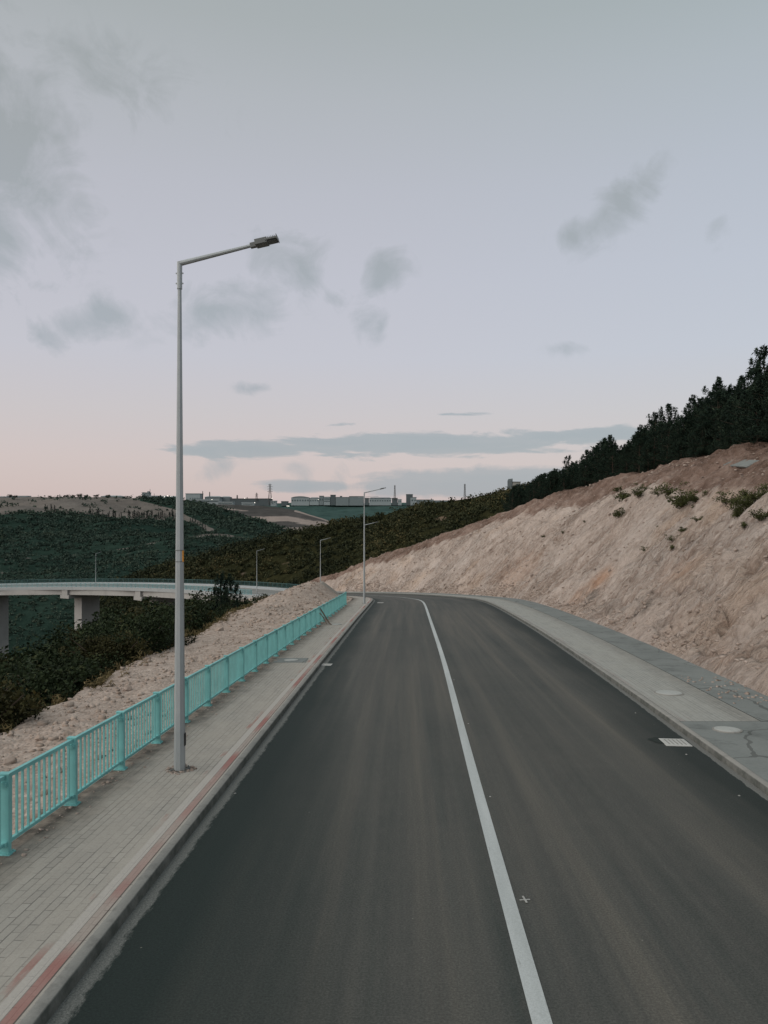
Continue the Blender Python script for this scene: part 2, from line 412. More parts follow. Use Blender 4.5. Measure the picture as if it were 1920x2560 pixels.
M['near_hill'] = mat_hill('spur_ground', (.024, .026, .013), (.048, .047, .022), (.14, .10, .07), (.2, .15, .11), .04)
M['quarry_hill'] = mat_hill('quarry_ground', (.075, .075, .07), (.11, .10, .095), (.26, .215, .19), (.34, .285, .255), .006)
M['ridge'] = mat_hill('ridge_ground', (.048, .088, .080), (.066, .108, .098), (.12, .13, .12), (.15, .15, .14), .004)  # teal haze of distance painted into the ridge colours
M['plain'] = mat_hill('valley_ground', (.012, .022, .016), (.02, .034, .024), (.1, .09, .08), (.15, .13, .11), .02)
M['b_white'] = simple('pale_cladding', (.30, .345, .35), .8, .2, var=.06, scale=.02)  # far building colours carry the teal-grey haze of distance
M['b_grey'] = simple('grey_cladding', (.20, .235, .24), .8, .2, var=.08, scale=.02)
M['b_dark'] = simple('dark_cladding', (.10, .12, .125), .8, .2, var=.1, scale=.02)
M['b_roof'] = simple('dark_roofing', (.13, .135, .13), .9, .1, var=.1, scale=.02)
M['b_glass'] = simple('dark_glazing', (.085, .115, .12), .4, .4, var=.1, scale=.02)
M['b_cream'] = simple('cream_render', (.42, .41, .36), .9, .1, var=.06, scale=.1)
M['lattice'] = simple('lattice_steel', (.10, .095, .09), .7, .2)
em = NT('lit_lamp'); em.bsdf.inputs['Emission Color'].default_value = (1, .93, .8, 1); em.bsdf.inputs['Emission Strength'].default_value = 3.0
M['lit'] = em.fin((.8, .8, .75), .5)

# ------------------------------------------------------------------ the road's frame: stations along the road, lines across it
ACX, ACY, TH = -159.4, 66.0, math.radians(105)
ys = np.arange(-14.0, 66.0, 1.0)
nth = int(163 * TH)
th = np.arange(nth) / 163.0
NS = len(ys) + nth
def station_line(pts, R):
    px = [p[0] for p in pts]; pv = [p[1] for p in pts]
    a = np.stack([np.interp(ys, px, pv), ys], 1)
    b = np.stack([ACX + R * np.cos(th), ACY + R * np.sin(th)], 1)
    P = np.concatenate([a, b])
    k = np.exp(-.5 * (np.arange(-12, 13) / 5.0) ** 2); k /= k.sum()
    ext = np.concatenate([P[:1] + (P[:1] - P[1:2]) * np.arange(12, 0, -1)[:, None], P, P[-1:] + (P[-1:] - P[-2:-1]) * np.arange(1, 13)[:, None]])
    return np.stack([np.convolve(ext[:, i], k, 'valid') for i in (0, 1)], 1)
LF = station_line([(-14, -5.7), (0, -5.18), (9.4, -4.83), (58, -2.96), (66, -2.85)], 156.6)     # fence
LL = station_line([(-14, -3.3), (0, -2.92), (6.2, -2.74), (11.4, -2.6), (25.75, -2.2), (45, -1.6), (61, -1.0), (66, -.85)], 158.6)
LC = station_line([(-14, .7), (0, 1.1), (6.17, 1.31), (11.6, 1.52), (27.5, 2.25), (45.3, 2.84), (63.2, 3.45), (66, 3.5)], 162.9)
LR = station_line([(-14, 4.2), (0, 5.3), (11.9, 6.17), (16, 6.49), (20, 6.82), (26, 7.24), (38, 8.0), (56, 8.69), (66, 8.75)], 168.15)
LT = station_line([(-14, 7.6), (0, 8.8), (20, 10.4), (33, 11.6), (52, 12.6), (66, 12.65)], 172.05)
SV = np.arange(NS) - 14.0
slope = np.interp(SV, [-20, 58, 72, 148, 166, 400], [.0606, .0606, .10, .10, .045, .045])
ZR = -np.concatenate([[0], np.cumsum(.5 * (slope[1:] + slope[:-1]))])
ZR = ZR - np.interp(0, SV, ZR)
NV = LT - LF; NV /= np.linalg.norm(NV, axis=1)[:, None]                      # unit vector across the road, to the right
def at_s(line, s):
    return np.array([np.interp(s, SV, line[:, 0]), np.interp(s, SV, line[:, 1])])
def z_s(s): return float(np.interp(s, SV, ZR))
def n_s(s):
    v = np.array([np.interp(s, SV, NV[:, 0]), np.interp(s, SV, NV[:, 1])]); return v / np.linalg.norm(v)

def strip(name, A, B, zoff, nl, mat, s0=-14, s1=400, step=1, du=None, arc_extra=None):
    idx = np.where((SV >= s0) & (SV <= s1))[0]
    fine = np.linspace(idx[0], idx[-1], int((idx[-1] - idx[0]) / step) + 1)
    ip = lambda L: np.stack([np.interp(fine, np.arange(NS), L[:, k]) for k in (0, 1)], 1)
    a, b = ip(A), ip(B); z = np.interp(fine, np.arange(NS), ZR); sv = np.interp(fine, np.arange(NS), SV)
    t = np.linspace(0, 1, nl)
    P = a[:, None, :] * (1 - t)[None, :, None] + b[:, None, :] * t[None, :, None]
    wd = np.linalg.norm(b - a, axis=1)
    zz = np.broadcast_to(z[:, None] + zoff, P.shape[:2])
    V = np.concatenate([P, zz[..., None]], -1).reshape(-1, 3)
    uv = np.stack([wd[:, None] * t[None, :], np.broadcast_to(sv[:, None], P.shape[:2])], -1).reshape(-1, 2)
    o = obj_from(name, V, grid_faces(len(fine), nl), mat, uv=uv, attrs={'rw': np.repeat(wd, nl)}, smooth=True)
    return tag(o, kind='structure')

S_END = SV[-1]
VIA0 = 66 + 163 * math.radians(29.5)      # station where the viaduct begins
def off(L, d): return L + NV * d
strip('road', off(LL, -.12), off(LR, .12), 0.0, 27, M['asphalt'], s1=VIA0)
strip('road_centre_line', off(LC, -.085), off(LC, .085), .005, 2, M['paint'], s1=S_END, step=.5)
strip('left_pavement', off(LL, -.20), off(LF, -.12), .121, 9, M['pavers'], s1=VIA0)       # u grows away from the kerb
LB = LR + (LT - LR) * .58
strip('right_pavement', off(LR, .20), LB, .121, 9, M['pavers_plain'], s0=17, s1=VIA0)
strip('concrete_apron', off(LB, .01), off(LT, .6), .127, 4, M['apron'], s0=17, s1=VIA0)
strip('concrete_apron', off(LR, .20), off(LT, .6), .118, 7, M['apron'], s0=-14, s1=17.0)

def kerb(name, L, sgn, s1):
    idx = np.where(SV <= s1)[0]
    prof = [(.07, -.06), (.08, .02), (.092, .105), (.105, .118), (.20, .124), (.215, .124), (.215, -.06)]
    V = []; n = len(prof)
    for i in idx:
        for d, h in prof:
            p = L[i] + NV[i] * (d * sgn); V.append((p[0], p[1], ZR[i] + h))
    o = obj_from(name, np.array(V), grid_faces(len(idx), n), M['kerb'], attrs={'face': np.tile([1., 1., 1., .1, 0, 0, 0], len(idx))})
    return tag(o, kind='structure')
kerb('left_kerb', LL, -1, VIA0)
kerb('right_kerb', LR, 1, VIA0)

# ------------------------------------------------------------------ projection used to size things against the photograph's proportions
def ray_pt(px, py, D): return np.array([(px - CX) / F * D, D, CAMZ - (py - CY) / F * D])
def to_px(P): return CX + F * P[0] / P[1], CY - F * (P[2] - CAMZ) / P[1]

# ------------------------------------------------------------------ right cutting
def face_h(r):                                    # height of an endless face above its toe
    r = np.asarray(r, float)
    return np.where(r < 0, 1.2 * r, np.where(r < 9, .95 * r, 8.55 + .62 * (r - 9)))
SIL = [(808, 1434), (874, 1416), (917, 1400), (989, 1380), (1062, 1352), (1134, 1320), (1206, 1293), (1300, 1260), (1400, 1234), (1500, 1206), (1612, 1172),
       (1721, 1149), (1808, 1136), (1920, 1106), (2100, 1065), (2400, 1000)]
crest = []
for px, py in SIL:
    for D in np.arange(14, 230, .5):
        P = ray_pt(px, py, D)
        dv = LT - P[:2]; i = int(np.argmin((dv ** 2).sum(1)))
        r = float(-(dv[i] @ NV[i]))
        if r > 0 and ZR[i] + .15 + float(face_h(r)) >= P[2]:
            crest.append((SV[i], r, P[2], D)); break
crest = [c for c in crest]
CRS = np.array(sorted(crest))
print('CREST', [tuple(round(float(x), 1) for x in c) for c in CRS])
cs_, cr_ = CRS[:, 0], CRS[:, 1]
def rc(s): return np.interp(s, cs_, cr_)
cs_, cr_ = np.append(cs_, [164.5, 168]), np.append(cr_, [1.6, .3])
kk = np.exp(-.5 * (np.arange(-20, 21) / 3.5) ** 2); kk /= kk.sum()
RC = np.convolve(np.pad(rc(SV), 20, mode='edge'), kk, 'valid')
ZC = ZR + .15 + face_h(RC)
CP = LT + NV * RC[:, None]
ESL = (ZC - CAMZ) / np.linalg.norm(CP, axis=1)     # rise of the sight line to the crest
BACK = np.clip(ESL - .07, -.45, .12)
def crest_surf(si, r):
    """height of the right-hand ground at fractional station index si, distance r from the toe"""
    k = np.arange(NS)
    z0 = np.interp(si, k, ZR) + .15; R0 = np.interp(si, k, RC); bk = np.interp(si, k, BACK)
    inner = z0 + face_h(np.minimum(r, R0))
    return inner + bk * np.maximum(r - R0, 0)
def right_pos(si, r):
    k = np.arange(NS)
    x = np.interp(si, k, LT[:, 0]) + np.interp(si, k, NV[:, 0]) * r
    y = np.interp(si, k, LT[:, 1]) + np.interp(si, k, NV[:, 1]) * r
    return x, y
i0, i1 = 14 + 5, 14 + int(66 + 163 * math.radians(36))
si = np.arange(i0, i1, .33)
tf = np.concatenate([np.linspace(0, 1, 105) ** 1.12, 1 + np.array([.02, .05, .09, .15, .25, .4, .6, .85, 1.2, 1.7, 2.4, 3.3])])
RCi = np.interp(si, np.arange(NS), RC)
rr = np.where(tf[None, :] <= 1, -.35 + tf[None, :] * (RCi[:, None] + .35), RCi[:, None] + (tf[None, :] - 1) * 26)
sg = np.broadcast_to(si[:, None], rr.shape)
X, Y = right_pos(sg, rr); Z = crest_surf(sg, rr)
env = sstep(0, .9, rr) * (1 - .5 * sstep(0, 4, rr - RCi[:, None]))
sl = sg + rr * .45                                  # gullies lean down the road
n = .75 * fbm(sl * .16, rr * .035, oct=4, seed=3) + .30 * fbm(sl * .9, rr * .16, oct=4, seed=5, gain=.6) + .13 * fbm(sg * 1.5, rr * 1.5, oct=2, seed=8, gain=.8)
gl = np.maximum(0, .25 - np.abs(fbm(sl * .55, rr * .05, oct=3, seed=21))); n = n - .60 * gl
ledge = np.maximum(0, .16 - np.abs(fbm(sl * .25 + rr * .5, rr * .9 - sg * .12, oct=4, seed=27, gain=.6))) * sstep(-.1, .5, fbm(sg * .06, rr * .1, seed=29)); n = n - 1.1 * ledge
Z = Z + env * n
# rounded shoulder at the crest and a shallow debris foot
Z -= .35 * np.exp(-((rr - RCi[:, None]) / 1.2) ** 2)
Z += .25 * np.exp(-((rr - .5) / .4) ** 2) * (vnoise(sg * .5, rr * .2, seed=33) * .5 + .5)
HF = rr / np.maximum(RCi[:, None], 1e-3)
soil = sstep(.50, .80, HF + .10 * fbm(sg * .05, rr * .05, seed=12))
Qc = CX + F * X / np.maximum(Y, .1); Wc = CY - F * (Z - CAMZ) / np.maximum(Y, .1)
def patch(lst):
    r = np.zeros(Qc.shape)
    for px, py, a_, b_, k_ in lst:                  # stains lie along the fall line of the face
        u_ = (Qc - px) * .72 - (Wc - py) * .69; w_ = (Qc - px) * .69 + (Wc - py) * .72
        r = np.maximum(r, k_ * np.exp(-(u_ / a_) ** 2 - (w_ / b_) ** 2))
    return r
grey = patch([(1478, 1495, 46, 18, .62), (1530, 1525, 60, 40, .46), (1612, 1512, 70, 22, .62), (1650, 1563, 56, 26, .5), (1350, 1492, 40, 12, .4)])
orange = patch([(1500, 1448, 52, 20, .62), (1440, 1500, 80, 30, .36), (1290, 1440, 90, 60, .40), (1690, 1420, 90, 50, .32), (1800, 1640, 60, 40, .38)])
V = np.stack([X, Y, Z], -1).reshape(-1, 3)
cutslope = obj_from('cut_slope', V, grid_faces(len(si), len(tf))[:, ::-1], M['cut'], uv=np.stack([sg, rr], -1).reshape(-1, 2),
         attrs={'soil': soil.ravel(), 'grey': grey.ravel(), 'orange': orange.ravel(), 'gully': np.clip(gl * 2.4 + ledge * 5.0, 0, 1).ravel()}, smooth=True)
tag(cutslope, kind='structure')
CUTZ = Z
def cut_at(s, r):
    """point on the displaced cutting"""
    a = (s + 14 - i0) / .33; i = int(np.clip(round(a), 0, len(si) - 1))
    j = int(np.argmin(np.abs(rr[i] - r)))
    return Vector((X[i, j], Y[i, j], Z[i, j]))
def cut_from_px(px, py):
    """first point of the cutting seen along a sight line"""
    best = None
    Q = CX + F * X / np.maximum(Y, .1); W = CY - F * (Z - CAMZ) / np.maximum(Y, .1)
    d = (Q - px) ** 2 + (W - py) ** 2 + np.where(rr > RCi[:, None] + .5, 1e6, 0)
    k = np.unravel_index(int(np.argmin(d)), d.shape)
    return Vector((X[k], Y[k], Z[k]))

# ------------------------------------------------------------------ left bank of rubble and the valley side
BD = np.interp(SV, [-20, 17, 30, 45, 58, 66, 90, 110], [4.4, 4.6, 6.3, 7.6, 8.6, 7.5, 6.5, 5.5])        # width of the bank beyond the fence
def heap(x, y):
    h = 1.75 * np.exp(-((x + 6.6) / 2.2) ** 2 - ((y - 69) / 5.0) ** 2)
    h = h + 1.15 * np.exp(-((x + 9.0) / 2.4) ** 2 - ((y - 64) / 4.5) ** 2)
    h = h + .55 * np.exp(-((x + 9.5) / 2.6) ** 2 - ((y - 56) / 4.5) ** 2)
    return h
def bank_z(si, d):
    k = np.arange(NS)
    x = np.interp(si, k, LF[:, 0]) - np.interp(si, k, NV[:, 0]) * d
    y = np.interp(si, k, LF[:, 1]) - np.interp(si, k, NV[:, 1]) * d
    D = np.interp(si, k, BD)
    z = np.interp(si, k, ZR) + .10 - .10 * d - .62 * np.maximum(d - D, 0) + heap(x, y)
    return x, y, z
bi = np.arange(0, 14 + 150, .3); bd = np.concatenate([np.linspace(.02, 10, 64), [10.5, 11.2, 12.2]])
sg2, dd2 = np.meshgrid(bi, bd, indexing='ij')
bx, by, bz = bank_z(sg2, dd2)
e2 = sstep(0, 1.0, dd2)
bz = bz + e2 * (.13 * fbm(sg2 * .35, dd2 * .35, oct=4, seed=41, gain=.5) + .045 * fbm(sg2 * 1.7, dd2 * 1.7, oct=3, seed=44, gain=.65))
tag(obj_from('rubble_bank', np.stack([bx, by, bz], -1).reshape(-1, 3), grid_faces(len(bi), len(bd)), M['rubble'], smooth=True), kind='structure')
def bank_at(s, d):
    i = int(np.clip(round((s + 14) / .3), 0, len(bi) - 1)); j = int(np.argmin(np.abs(bd - d)))
    return Vector((bx[i, j], by[i, j], bz[i, j]))
# wooded valley side below it
vi = np.arange(0, 14 + 152, 2.0); vd = np.concatenate([np.linspace(7.5, 40, 24), np.linspace(44, 130, 20)])
def valley_z(si, d):
    x, y, z = bank_z(si, d)
    z = z - heap(x, y) - .5
    fl = -34 + .03 * (d - 60)
    return x, y, np.maximum(z, fl) + 0.0
sg3, dd3 = np.meshgrid(vi, vd, indexing='ij')
vx, vy, vz = valley_z(sg3, dd3)
vz = vz + .6 * fbm(sg3 * .1, dd3 * .1, seed=50)
tag(obj_from('valley_side', np.stack([vx, vy, vz], -1).reshape(-1, 3), grid_faces(len(vi), len(vd)), M['soil'], smooth=True), kind='structure')

# ------------------------------------------------------------------ ground sheet and hills
g = np.concatenate([-np.geomspace(9000, 60, 14), [0], np.geomspace(60, 9000, 14)])
GX, GY = np.meshgrid(g, g, indexing='ij')
tag(obj_from('ground', np.stack([GX, GY, np.full_like(GX, -46.0)], -1).reshape(-1, 3), grid_faces(len(g), len(g)), M['plain'], attrs={'bare': np.zeros(GX.size)}), kind='structure')

def hill(name, ridge, foot, mat, nu, nv, amp, bare=None, curve=1.3, wl=60.0, seed=0, back=160.0, backdrop=60.0):
    pxs = np.linspace(ridge[0][0], ridge[-1][0], nu)
    rp = np.array([[*to] for to in ridge], float)
    ry = np.interp(pxs, rp[:, 0], rp[:, 1]); rd = np.interp(pxs, rp[:, 0], rp[:, 2])
    fp = np.array(foot, float)
    fD = np.interp(pxs, fp[:, 0], fp[:, 1]); fz = np.interp(pxs, fp[:, 0], fp[:, 2])
    RP = np.stack([(pxs - CX) / F * rd, rd, CAMZ - (ry - CY) / F * rd], 1)
    FP = np.stack([(pxs - CX) / F * fD, fD, fz], 1)
    v = np.linspace(0, 1, nv)
    P = FP[:, None, :] * (1 - v)[None, :, None] + RP[:, None, :] * v[None, :, None]
    P[..., 2] = FP[:, None, 2] + (RP[:, None, 2] - FP[:, None, 2]) * (v[None, :] ** curve)
    e = np.sin(np.clip(v, 0, 1) * math.pi)[None, :] ** .6
    P[..., 2] += amp * e * fbm(P[..., 0] / wl, P[..., 1] / wl, oct=4, seed=seed)
    P[..., 2] += amp * .06 * fbm(P[..., 0] / (wl * .12), P[..., 1] / (wl * .12), oct=2, seed=seed + 5)
    B = RP[:, None, :] + np.stack([RP[:, None, 0] * 0 + (RP[:, 0] / RP[:, 1])[:, None] * back * np.array([.3, 1.0])[None, :],
                                   np.broadcast_to(back * np.array([.3, 1.0])[None, :], (nu, 2)),
                                   np.broadcast_to(-backdrop * np.array([.12, 1.0])[None, :], (nu, 2))], -1)
    A = np.concatenate([P, B], 1)
    q = CX + F * A[..., 0] / A[..., 1]; w = CY - F * (A[..., 2] - CAMZ) / A[..., 1]
    ba = np.zeros(q.shape) if bare is None else bare(q, w)
    o = obj_from(name, A.reshape(-1, 3), grid_faces(nu, nv + 2), mat, attrs={'bare': ba.ravel()}, smooth=True)
    tag(o, kind='structure')
    return P, ba[:, :nv]
def seg_bare(q, w, pts, wid):
    d = np.full(q.shape, 1e9)
    for (x0, y0), (x1, y1) in zip(pts[:-1], pts[1:]):
        t = np.clip(((q - x0) * (x1 - x0) + (w - y0) * (y1 - y0)) / ((x1 - x0) ** 2 + (y1 - y0) ** 2), 0, 1)
        d = np.minimum(d, np.hypot(q - x0 - t * (x1 - x0), (w - y0 - t * (y1 - y0)) * 1.6))
    return np.exp(-(d / wid) ** 2)
def bare_far(q, w):
    yb = np.interp(q, [-400, 0, 60, 220, 300, 440, 470], [1284, 1287, 1281, 1285, 1296, 1301, 1300])
    top = np.interp(q, [-400, 320, 350, 450, 480], [1200, 1200, 1252, 1277, 1297])
    b = sstep(-3, 3, yb - w) * sstep(-3, 3, w - top) * (1 - sstep(455, 500, q))
    b = np.maximum(b, .62 * seg_bare(q, w, [(0, 1402), (116, 1390), (183, 1387), (270, 1378), (340, 1368), (400, 1352), (450, 1342)], 4))
    b = np.maximum(b, .80 * seg_bare(q, w, [(470, 1298), (500, 1310), (525, 1325)], 12))
    b = np.maximum(b, .80 * seg_bare(q, w, [(470, 1344), (530, 1337), (560, 1338), (610, 1346)], 7))
    b = np.maximum(b, .45 * seg_bare(q, w, [(370, 1325), (400, 1345), (380, 1360)], 18))
    b = np.maximum(b, .36 * seg_bare(q, w, [(210, 1400), (300, 1385), (420, 1380), (420, 1420)], 16))
    b = np.maximum(b, .5 * seg_bare(q, w, [(-60, 1425), (-4, 1412), (6, 1432)], 12))
    return b
FARP, FARB = hill('far_hill', [(-500, 1234, 950), (-200, 1240, 950), (0, 1243.5, 950), (150, 1242, 950), (280, 1243, 950), (350, 1245, 940), (450, 1248, 900), (505, 1257, 860), (560, 1275, 800), (650, 1302, 740), (720, 1326, 690), (800, 1352, 640), (900, 1390, 600)],
     [(-500, 205, -44), (300, 225, -44), (900, 260, -42)], M['far_hill'], 300, 110, 9.0, bare_far, 1.15, 120.0, 3, 300, 40)
def bare_quarry(q, w):
    b = .75 * seg_bare(q, w, [(560, 1300), (640, 1298), (720, 1297), (770, 1305), (830, 1312)], 16)
    b = np.maximum(b, .8 * seg_bare(q, w, [(740, 1278), (780, 1288), (830, 1304)], 6))
    b = np.maximum(b, .55 * seg_bare(q, w, [(560, 1272), (620, 1278)], 6))
    b = np.maximum(b, .9 * seg_bare(q, w, [(500, 1320), (900, 1330)], 14))
    return b
hill('quarry_hill', [(380, 1262, 1250), (500, 1260, 1250), (560, 1261, 1250), (640, 1264, 1250), (700, 1268, 1230), (745, 1277, 1200), (790, 1291, 1150), (830, 1305, 1100), (880, 1330, 1050), (940, 1360, 1000)],
     [(380, 800, -30), (940, 800, -30)], M['quarry_hill'], 160, 50, 6.0, bare_quarry, 1.2, 140.0, 13, 300, 50)
hill('far_ridge', [(-800, 1252, 2000), (0, 1252, 2000), (440, 1250, 2000), (560, 1256, 2000), (640, 1257, 2000), (700, 1258, 2000), (740, 1256, 2000), (800, 1255, 2000), (900, 1258, 2000), (1010, 1257, 2000), (1120, 1257, 2000), (1300, 1262, 2000), (3200, 1268, 2000)],
     [(-800, 1300, -30), (3200, 1300, -30)], M['ridge'], 260, 40, 8.0, None, 1.1, 260.0, 23, 600, 60)
def bare_near(q, w):
    b = .75 * seg_bare(q, w, [(1090, 1300), (1110, 1294)], 14)
    b = np.maximum(b, .6 * seg_bare(q, w, [(600, 1438), (612, 1430)], 10))
    b = np.maximum(b, .5 * seg_bare(q, w, [(700, 1412), (720, 1406)], 8))
    b = np.maximum(b, .5 * seg_bare(q, w, [(1000, 1300), (1100, 1275)], 8))
    return b
NEARP, NEARB = hill('near_hill', [(250, 1475, 330), (430, 1408, 330), (520, 1385, 330), (600, 1362, 330), (700, 1337, 330), (772, 1325, 325), (819, 1309, 320), (890, 1296, 315), (964, 1286, 310), (1036, 1263, 300), (1163, 1247, 280), (1275, 1227, 260), (1400, 1200, 240), (1600, 1150, 220), (1920, 1075, 210), (2400, 960, 210)],
     [(250, 225, -36), (700, 205, -34), (960, 190, -28), (1275, 165, -12), (1600, 150, -4), (2400, 140, 4)], M['near_hill'], 260, 80, 4.0, bare_near, 1.05, 40.0, 31, 150, 25)

# ------------------------------------------------------------------ foliage
def leaf_quads(C, R, per, size, seed, flat=.8, asp=.55, up=None):
    """clumps of small leaf faces: C (n,3) centres, R (n,) radii -> verts, faces, tint"""
    rg = np.random.default_rng(seed)
    C = np.asarray(C, float); R = np.asarray(R, float); n = len(C)
    d = rg.normal(size=(n, per, 3)); d /= np.linalg.norm(d, axis=2, keepdims=True)
    rad = rg.random((n, per, 1)) ** .45
    P = C[:, None, :] + d * rad * R[:, None, None] * np.array([1, 1, flat])
    sz = np.broadcast_to(np.asarray(size, float).reshape(-1, 1, 1), (n, 1, 1)) * (.6 + .8 * rg.random((n, per, 1)))
    a = rg.normal(size=(n, per, 3)) + d * .4
    a /= np.linalg.norm(a, axis=2, keepdims=True)
    b = np.cross(a, rg.normal(size=(n, per, 3))); b /= np.linalg.norm(b, axis=2, keepdims=True)
    A, B = a * sz, b * sz * asp
    Q = np.stack([P - A * .5, P - B * .5 + A * .05, P + A * .5, P + B * .5 + A * .05], 2)
    V = Q.reshape(-1, 3); Fc = np.arange(len(V)).reshape(-1, 4)
    cl = rg.random((n, 1)) * .55
    t = cl + .35 * rg.random((n, per)) + .22 * (d[..., 2] * rad[..., 0])  # last term paints light from above on the upper side of each clump
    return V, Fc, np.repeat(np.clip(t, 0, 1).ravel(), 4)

def make_pine(seed, H=1.0):
    """young black pine of height 1: trunk part and crown part"""
    rg = np.random.default_rng(seed)
    root = empty('pine_tree', (0, 0, -500))
    t = MB()
    bend = rg.normal(size=2) * .02
    for k in range(4):
        z0, z1 = k / 4, (k + 1) / 4
        t.cone((bend[0] * z0, bend[1] * z0, z0 * .97), (bend[0] * z1, bend[1] * z1, z1 * .97), .018 * (1 - z0) + .003, .018 * (1 - z1) + .003, 6, False)
    C = []; R = []; tipsA = []
    nw = 11
    base = .10 + rg.random() * .1
    for w in range(nw):
        f = w / (nw - 1)
        z = base + (0.98 - base) * f ** .92
        L = (.30 * (1 - f) ** .75 + .035) * (.75 + .5 * rg.random())
        nb = rg.integers(4, 7) if f < .9 else 3
        ph = rg.random() * 6.28
        for b in range(nb):
            if rg.random() < .12: continue
            an = ph + b * 6.283 / nb + rg.normal() * .25
            l = L * (.6 + .6 * rg.random())
            rise = .10 + .55 * f + rg.normal() * .10
            d = np.array([math.cos(an), math.sin(an), rise])
            p0 = np.array([bend[0] * z, bend[1] * z, z])
            t.cone(p0, p0 + d * l, .006 * (1 - f) + .002, .001, 3, False)
            m = max(2, int(l / .05))
            for k in range(m):
                u = .3 + .7 * (k + 1) / m
                up = np.array([0, 0, .06 * u * u])
                C.append(p0 + d * l * u + up + rg.normal(size=3) * .012); R.append(.038 + .034 * (1 - f))
            C.append(p0 + d * l + np.array([0, 0, .05])); R.append(.022); C.append(p0 + d * l + np.array([0, 0, .085])); R.append(.013)      # upright candle
    C.append((bend[0], bend[1], .985)); R.append(.016); C.append((bend[0], bend[1], 1.02)); R.append(.012); C.append((bend[0], bend[1], .94)); R.append(.03)
    V, Fc, tt = leaf_quads(C, R, 20, .045, seed + 1, 1.0, .2)
    tr = t.build('trunk', M['bark'], root)
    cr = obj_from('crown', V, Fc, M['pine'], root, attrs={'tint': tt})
    return root

def make_broadleaf(seed, mat, olive=0.0):
    rg = np.random.default_rng(seed)
    root = empty('broadleaf_tree', (0, 0, -500))
    t = MB()
    t.cone((0, 0, -.05), (.01, .02, .35), .03, .02, 7, False)
    C = []; R = []
    for k in range(9):
        an = k * 2.4 + rg.normal() * .3; l = .22 + .25 * rg.random(); rs = .5 + .8 * rg.random()
        d = np.array([math.cos(an), math.sin(an), rs]); d /= np.linalg.norm(d)
        p0 = np.array([.005, .01, .18 + .17 * rg.random()])
        p1 = p0 + d * l * 1.3
        t.cone(p0, p1, .012, .004, 5, False)
        for q in range(5):
            u = .35 + .75 * rg.random()
            C.append(p0 + d * l * 1.4 * u + rg.normal(size=3) * .07); R.append(.08 + .07 * rg.random())
    for k in range(16):
        an = rg.random() * 6.28; ra = .36 * rg.random() ** .5
        C.append((ra * math.cos(an), ra * math.sin(an), .16 + .58 * rg.random() * (1 - ra))); R.append(.09 + .06 * rg.random())
    V, Fc, tt = leaf_quads(C, R, 120, .030, seed + 1, .85, .6)
    tt = np.clip(tt * .75 + .42 * np.clip(V[:, 2], 0, 1) - .16, 0, 1)  # crowns tinted lighter upward: light from above put into the colour
    k_ = 1.0 / V[:, 2].max(); V = V * k_; t.v = [(a * k_, b * k_, c * k_) for a, b, c in t.v]
    t.build('trunk', M['bark'], root)
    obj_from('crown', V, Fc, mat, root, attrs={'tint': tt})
    return root

def make_shrub(seed, mat, name='shrub', per=50, sz=.09):
    rg = np.random.default_rng(seed)
    root = empty(name, (0, 0, -500))
    t = MB(); C = []; R = []
    for k in range(8):
        an = rg.random() * 6.28; d = np.array([math.cos(an) * .75, math.sin(an) * .75, .5 + .5 * rg.random()]); l = .45 + .5 * rg.random()
        t.cone((0, 0, -.15), d * l, .02, .006, 4, False)
        for u in (.45, .7, .95): C.append(d * l * u + rg.normal(size=3) * .08); R.append(.16 + .1 * rg.random())
    V, Fc, tt = leaf_quads(C, R, per, sz, seed + 1, .8, .5)
    t.build('stems', M['bark'], root)
    obj_from('leaves', V, Fc, mat, root, attrs={'tint': tt})
    return root

def place(proto, used, loc, h, wf=1.0, rz=None, lean=0.0):
    o = proto if id(proto) not in used else copy_tree(proto)
    used.add(id(proto))
    o.location = loc; o.scale = (h * wf, h * wf, h)
    o.rotation_euler = (random.uniform(-lean, lean), random.uniform(-lean, lean), random.uniform(0, 6.28) if rz is None else rz)
    return o

# pines on the crest of the cutting
PINES = [make_pine(100 + k) for k in range(5)]
USED = set()
TOPX = [1280, 1300, 1340, 1385, 1417, 1440, 1470, 1497, 1525, 1560, 1600, 1630, 1655, 1676, 1700, 1735, 1765, 1798, 1825, 1855, 1880, 1910, 1960, 2060]
TOPY = [1222, 1216, 1195, 1183, 1150, 1166, 1135, 1122, 1099, 1122, 1075, 1046, 1066, 1024, 1052, 1003, 1010, 962, 985, 957, 978, 888, 880, 850]
def top_lim(px): return float(np.interp(px, TOPX, TOPY))
def idx_for(px, extra):
    """station whose ground, `extra` metres behind the crest, lies in the direction of column px"""
    k = np.arange(14 + 30, i1 - 2)
    r = RC[k] + extra
    x, y = right_pos(k, r); q = CX + F * x / np.maximum(y, 1)
    return k[int(np.argmin(np.abs(q - px)))]
npine = 0
def add_pine(px, extra, lim, label, wf):
    global npine
    k = idx_for(px, extra); r = RC[k] + extra
    x, y = right_pos(k, r); z = float(crest_surf(k, r)) - .25
    h = ((CY - lim) / F * y + CAMZ) - z
    if h < 1.6: return
    o = place(PINES[npine % 5], USED, (x, y, z), h, wf, lean=.04)
    tag(o, label, 'pine tree', 'pines along the top of the cutting'); npine += 1
special = {1910: 'tallest pine, cut off by the right edge of the picture', 1798: 'tall bushy pine rising above the row, second highest on the right',
           1855: 'broad pine between the two tallest pines at the right', 1630: 'pointed pine standing out where the row steps up mid slope',
           1525: 'full cone shaped pine standing clear of lower trees on the crest', 1417: 'small open topped pine near the lower left end of the row',
           1676: 'thin spiky pine top just right of the pointed pine', 1735: 'level topped pine halfway up the right part of the row'}
for px, py in zip(TOPX[1:], TOPY[1:]):
    add_pine(px, random.uniform(3, 6), py, special.get(px, 'dark green pine crowded in the row along the crest, not standing out above its neighbours'), .95)
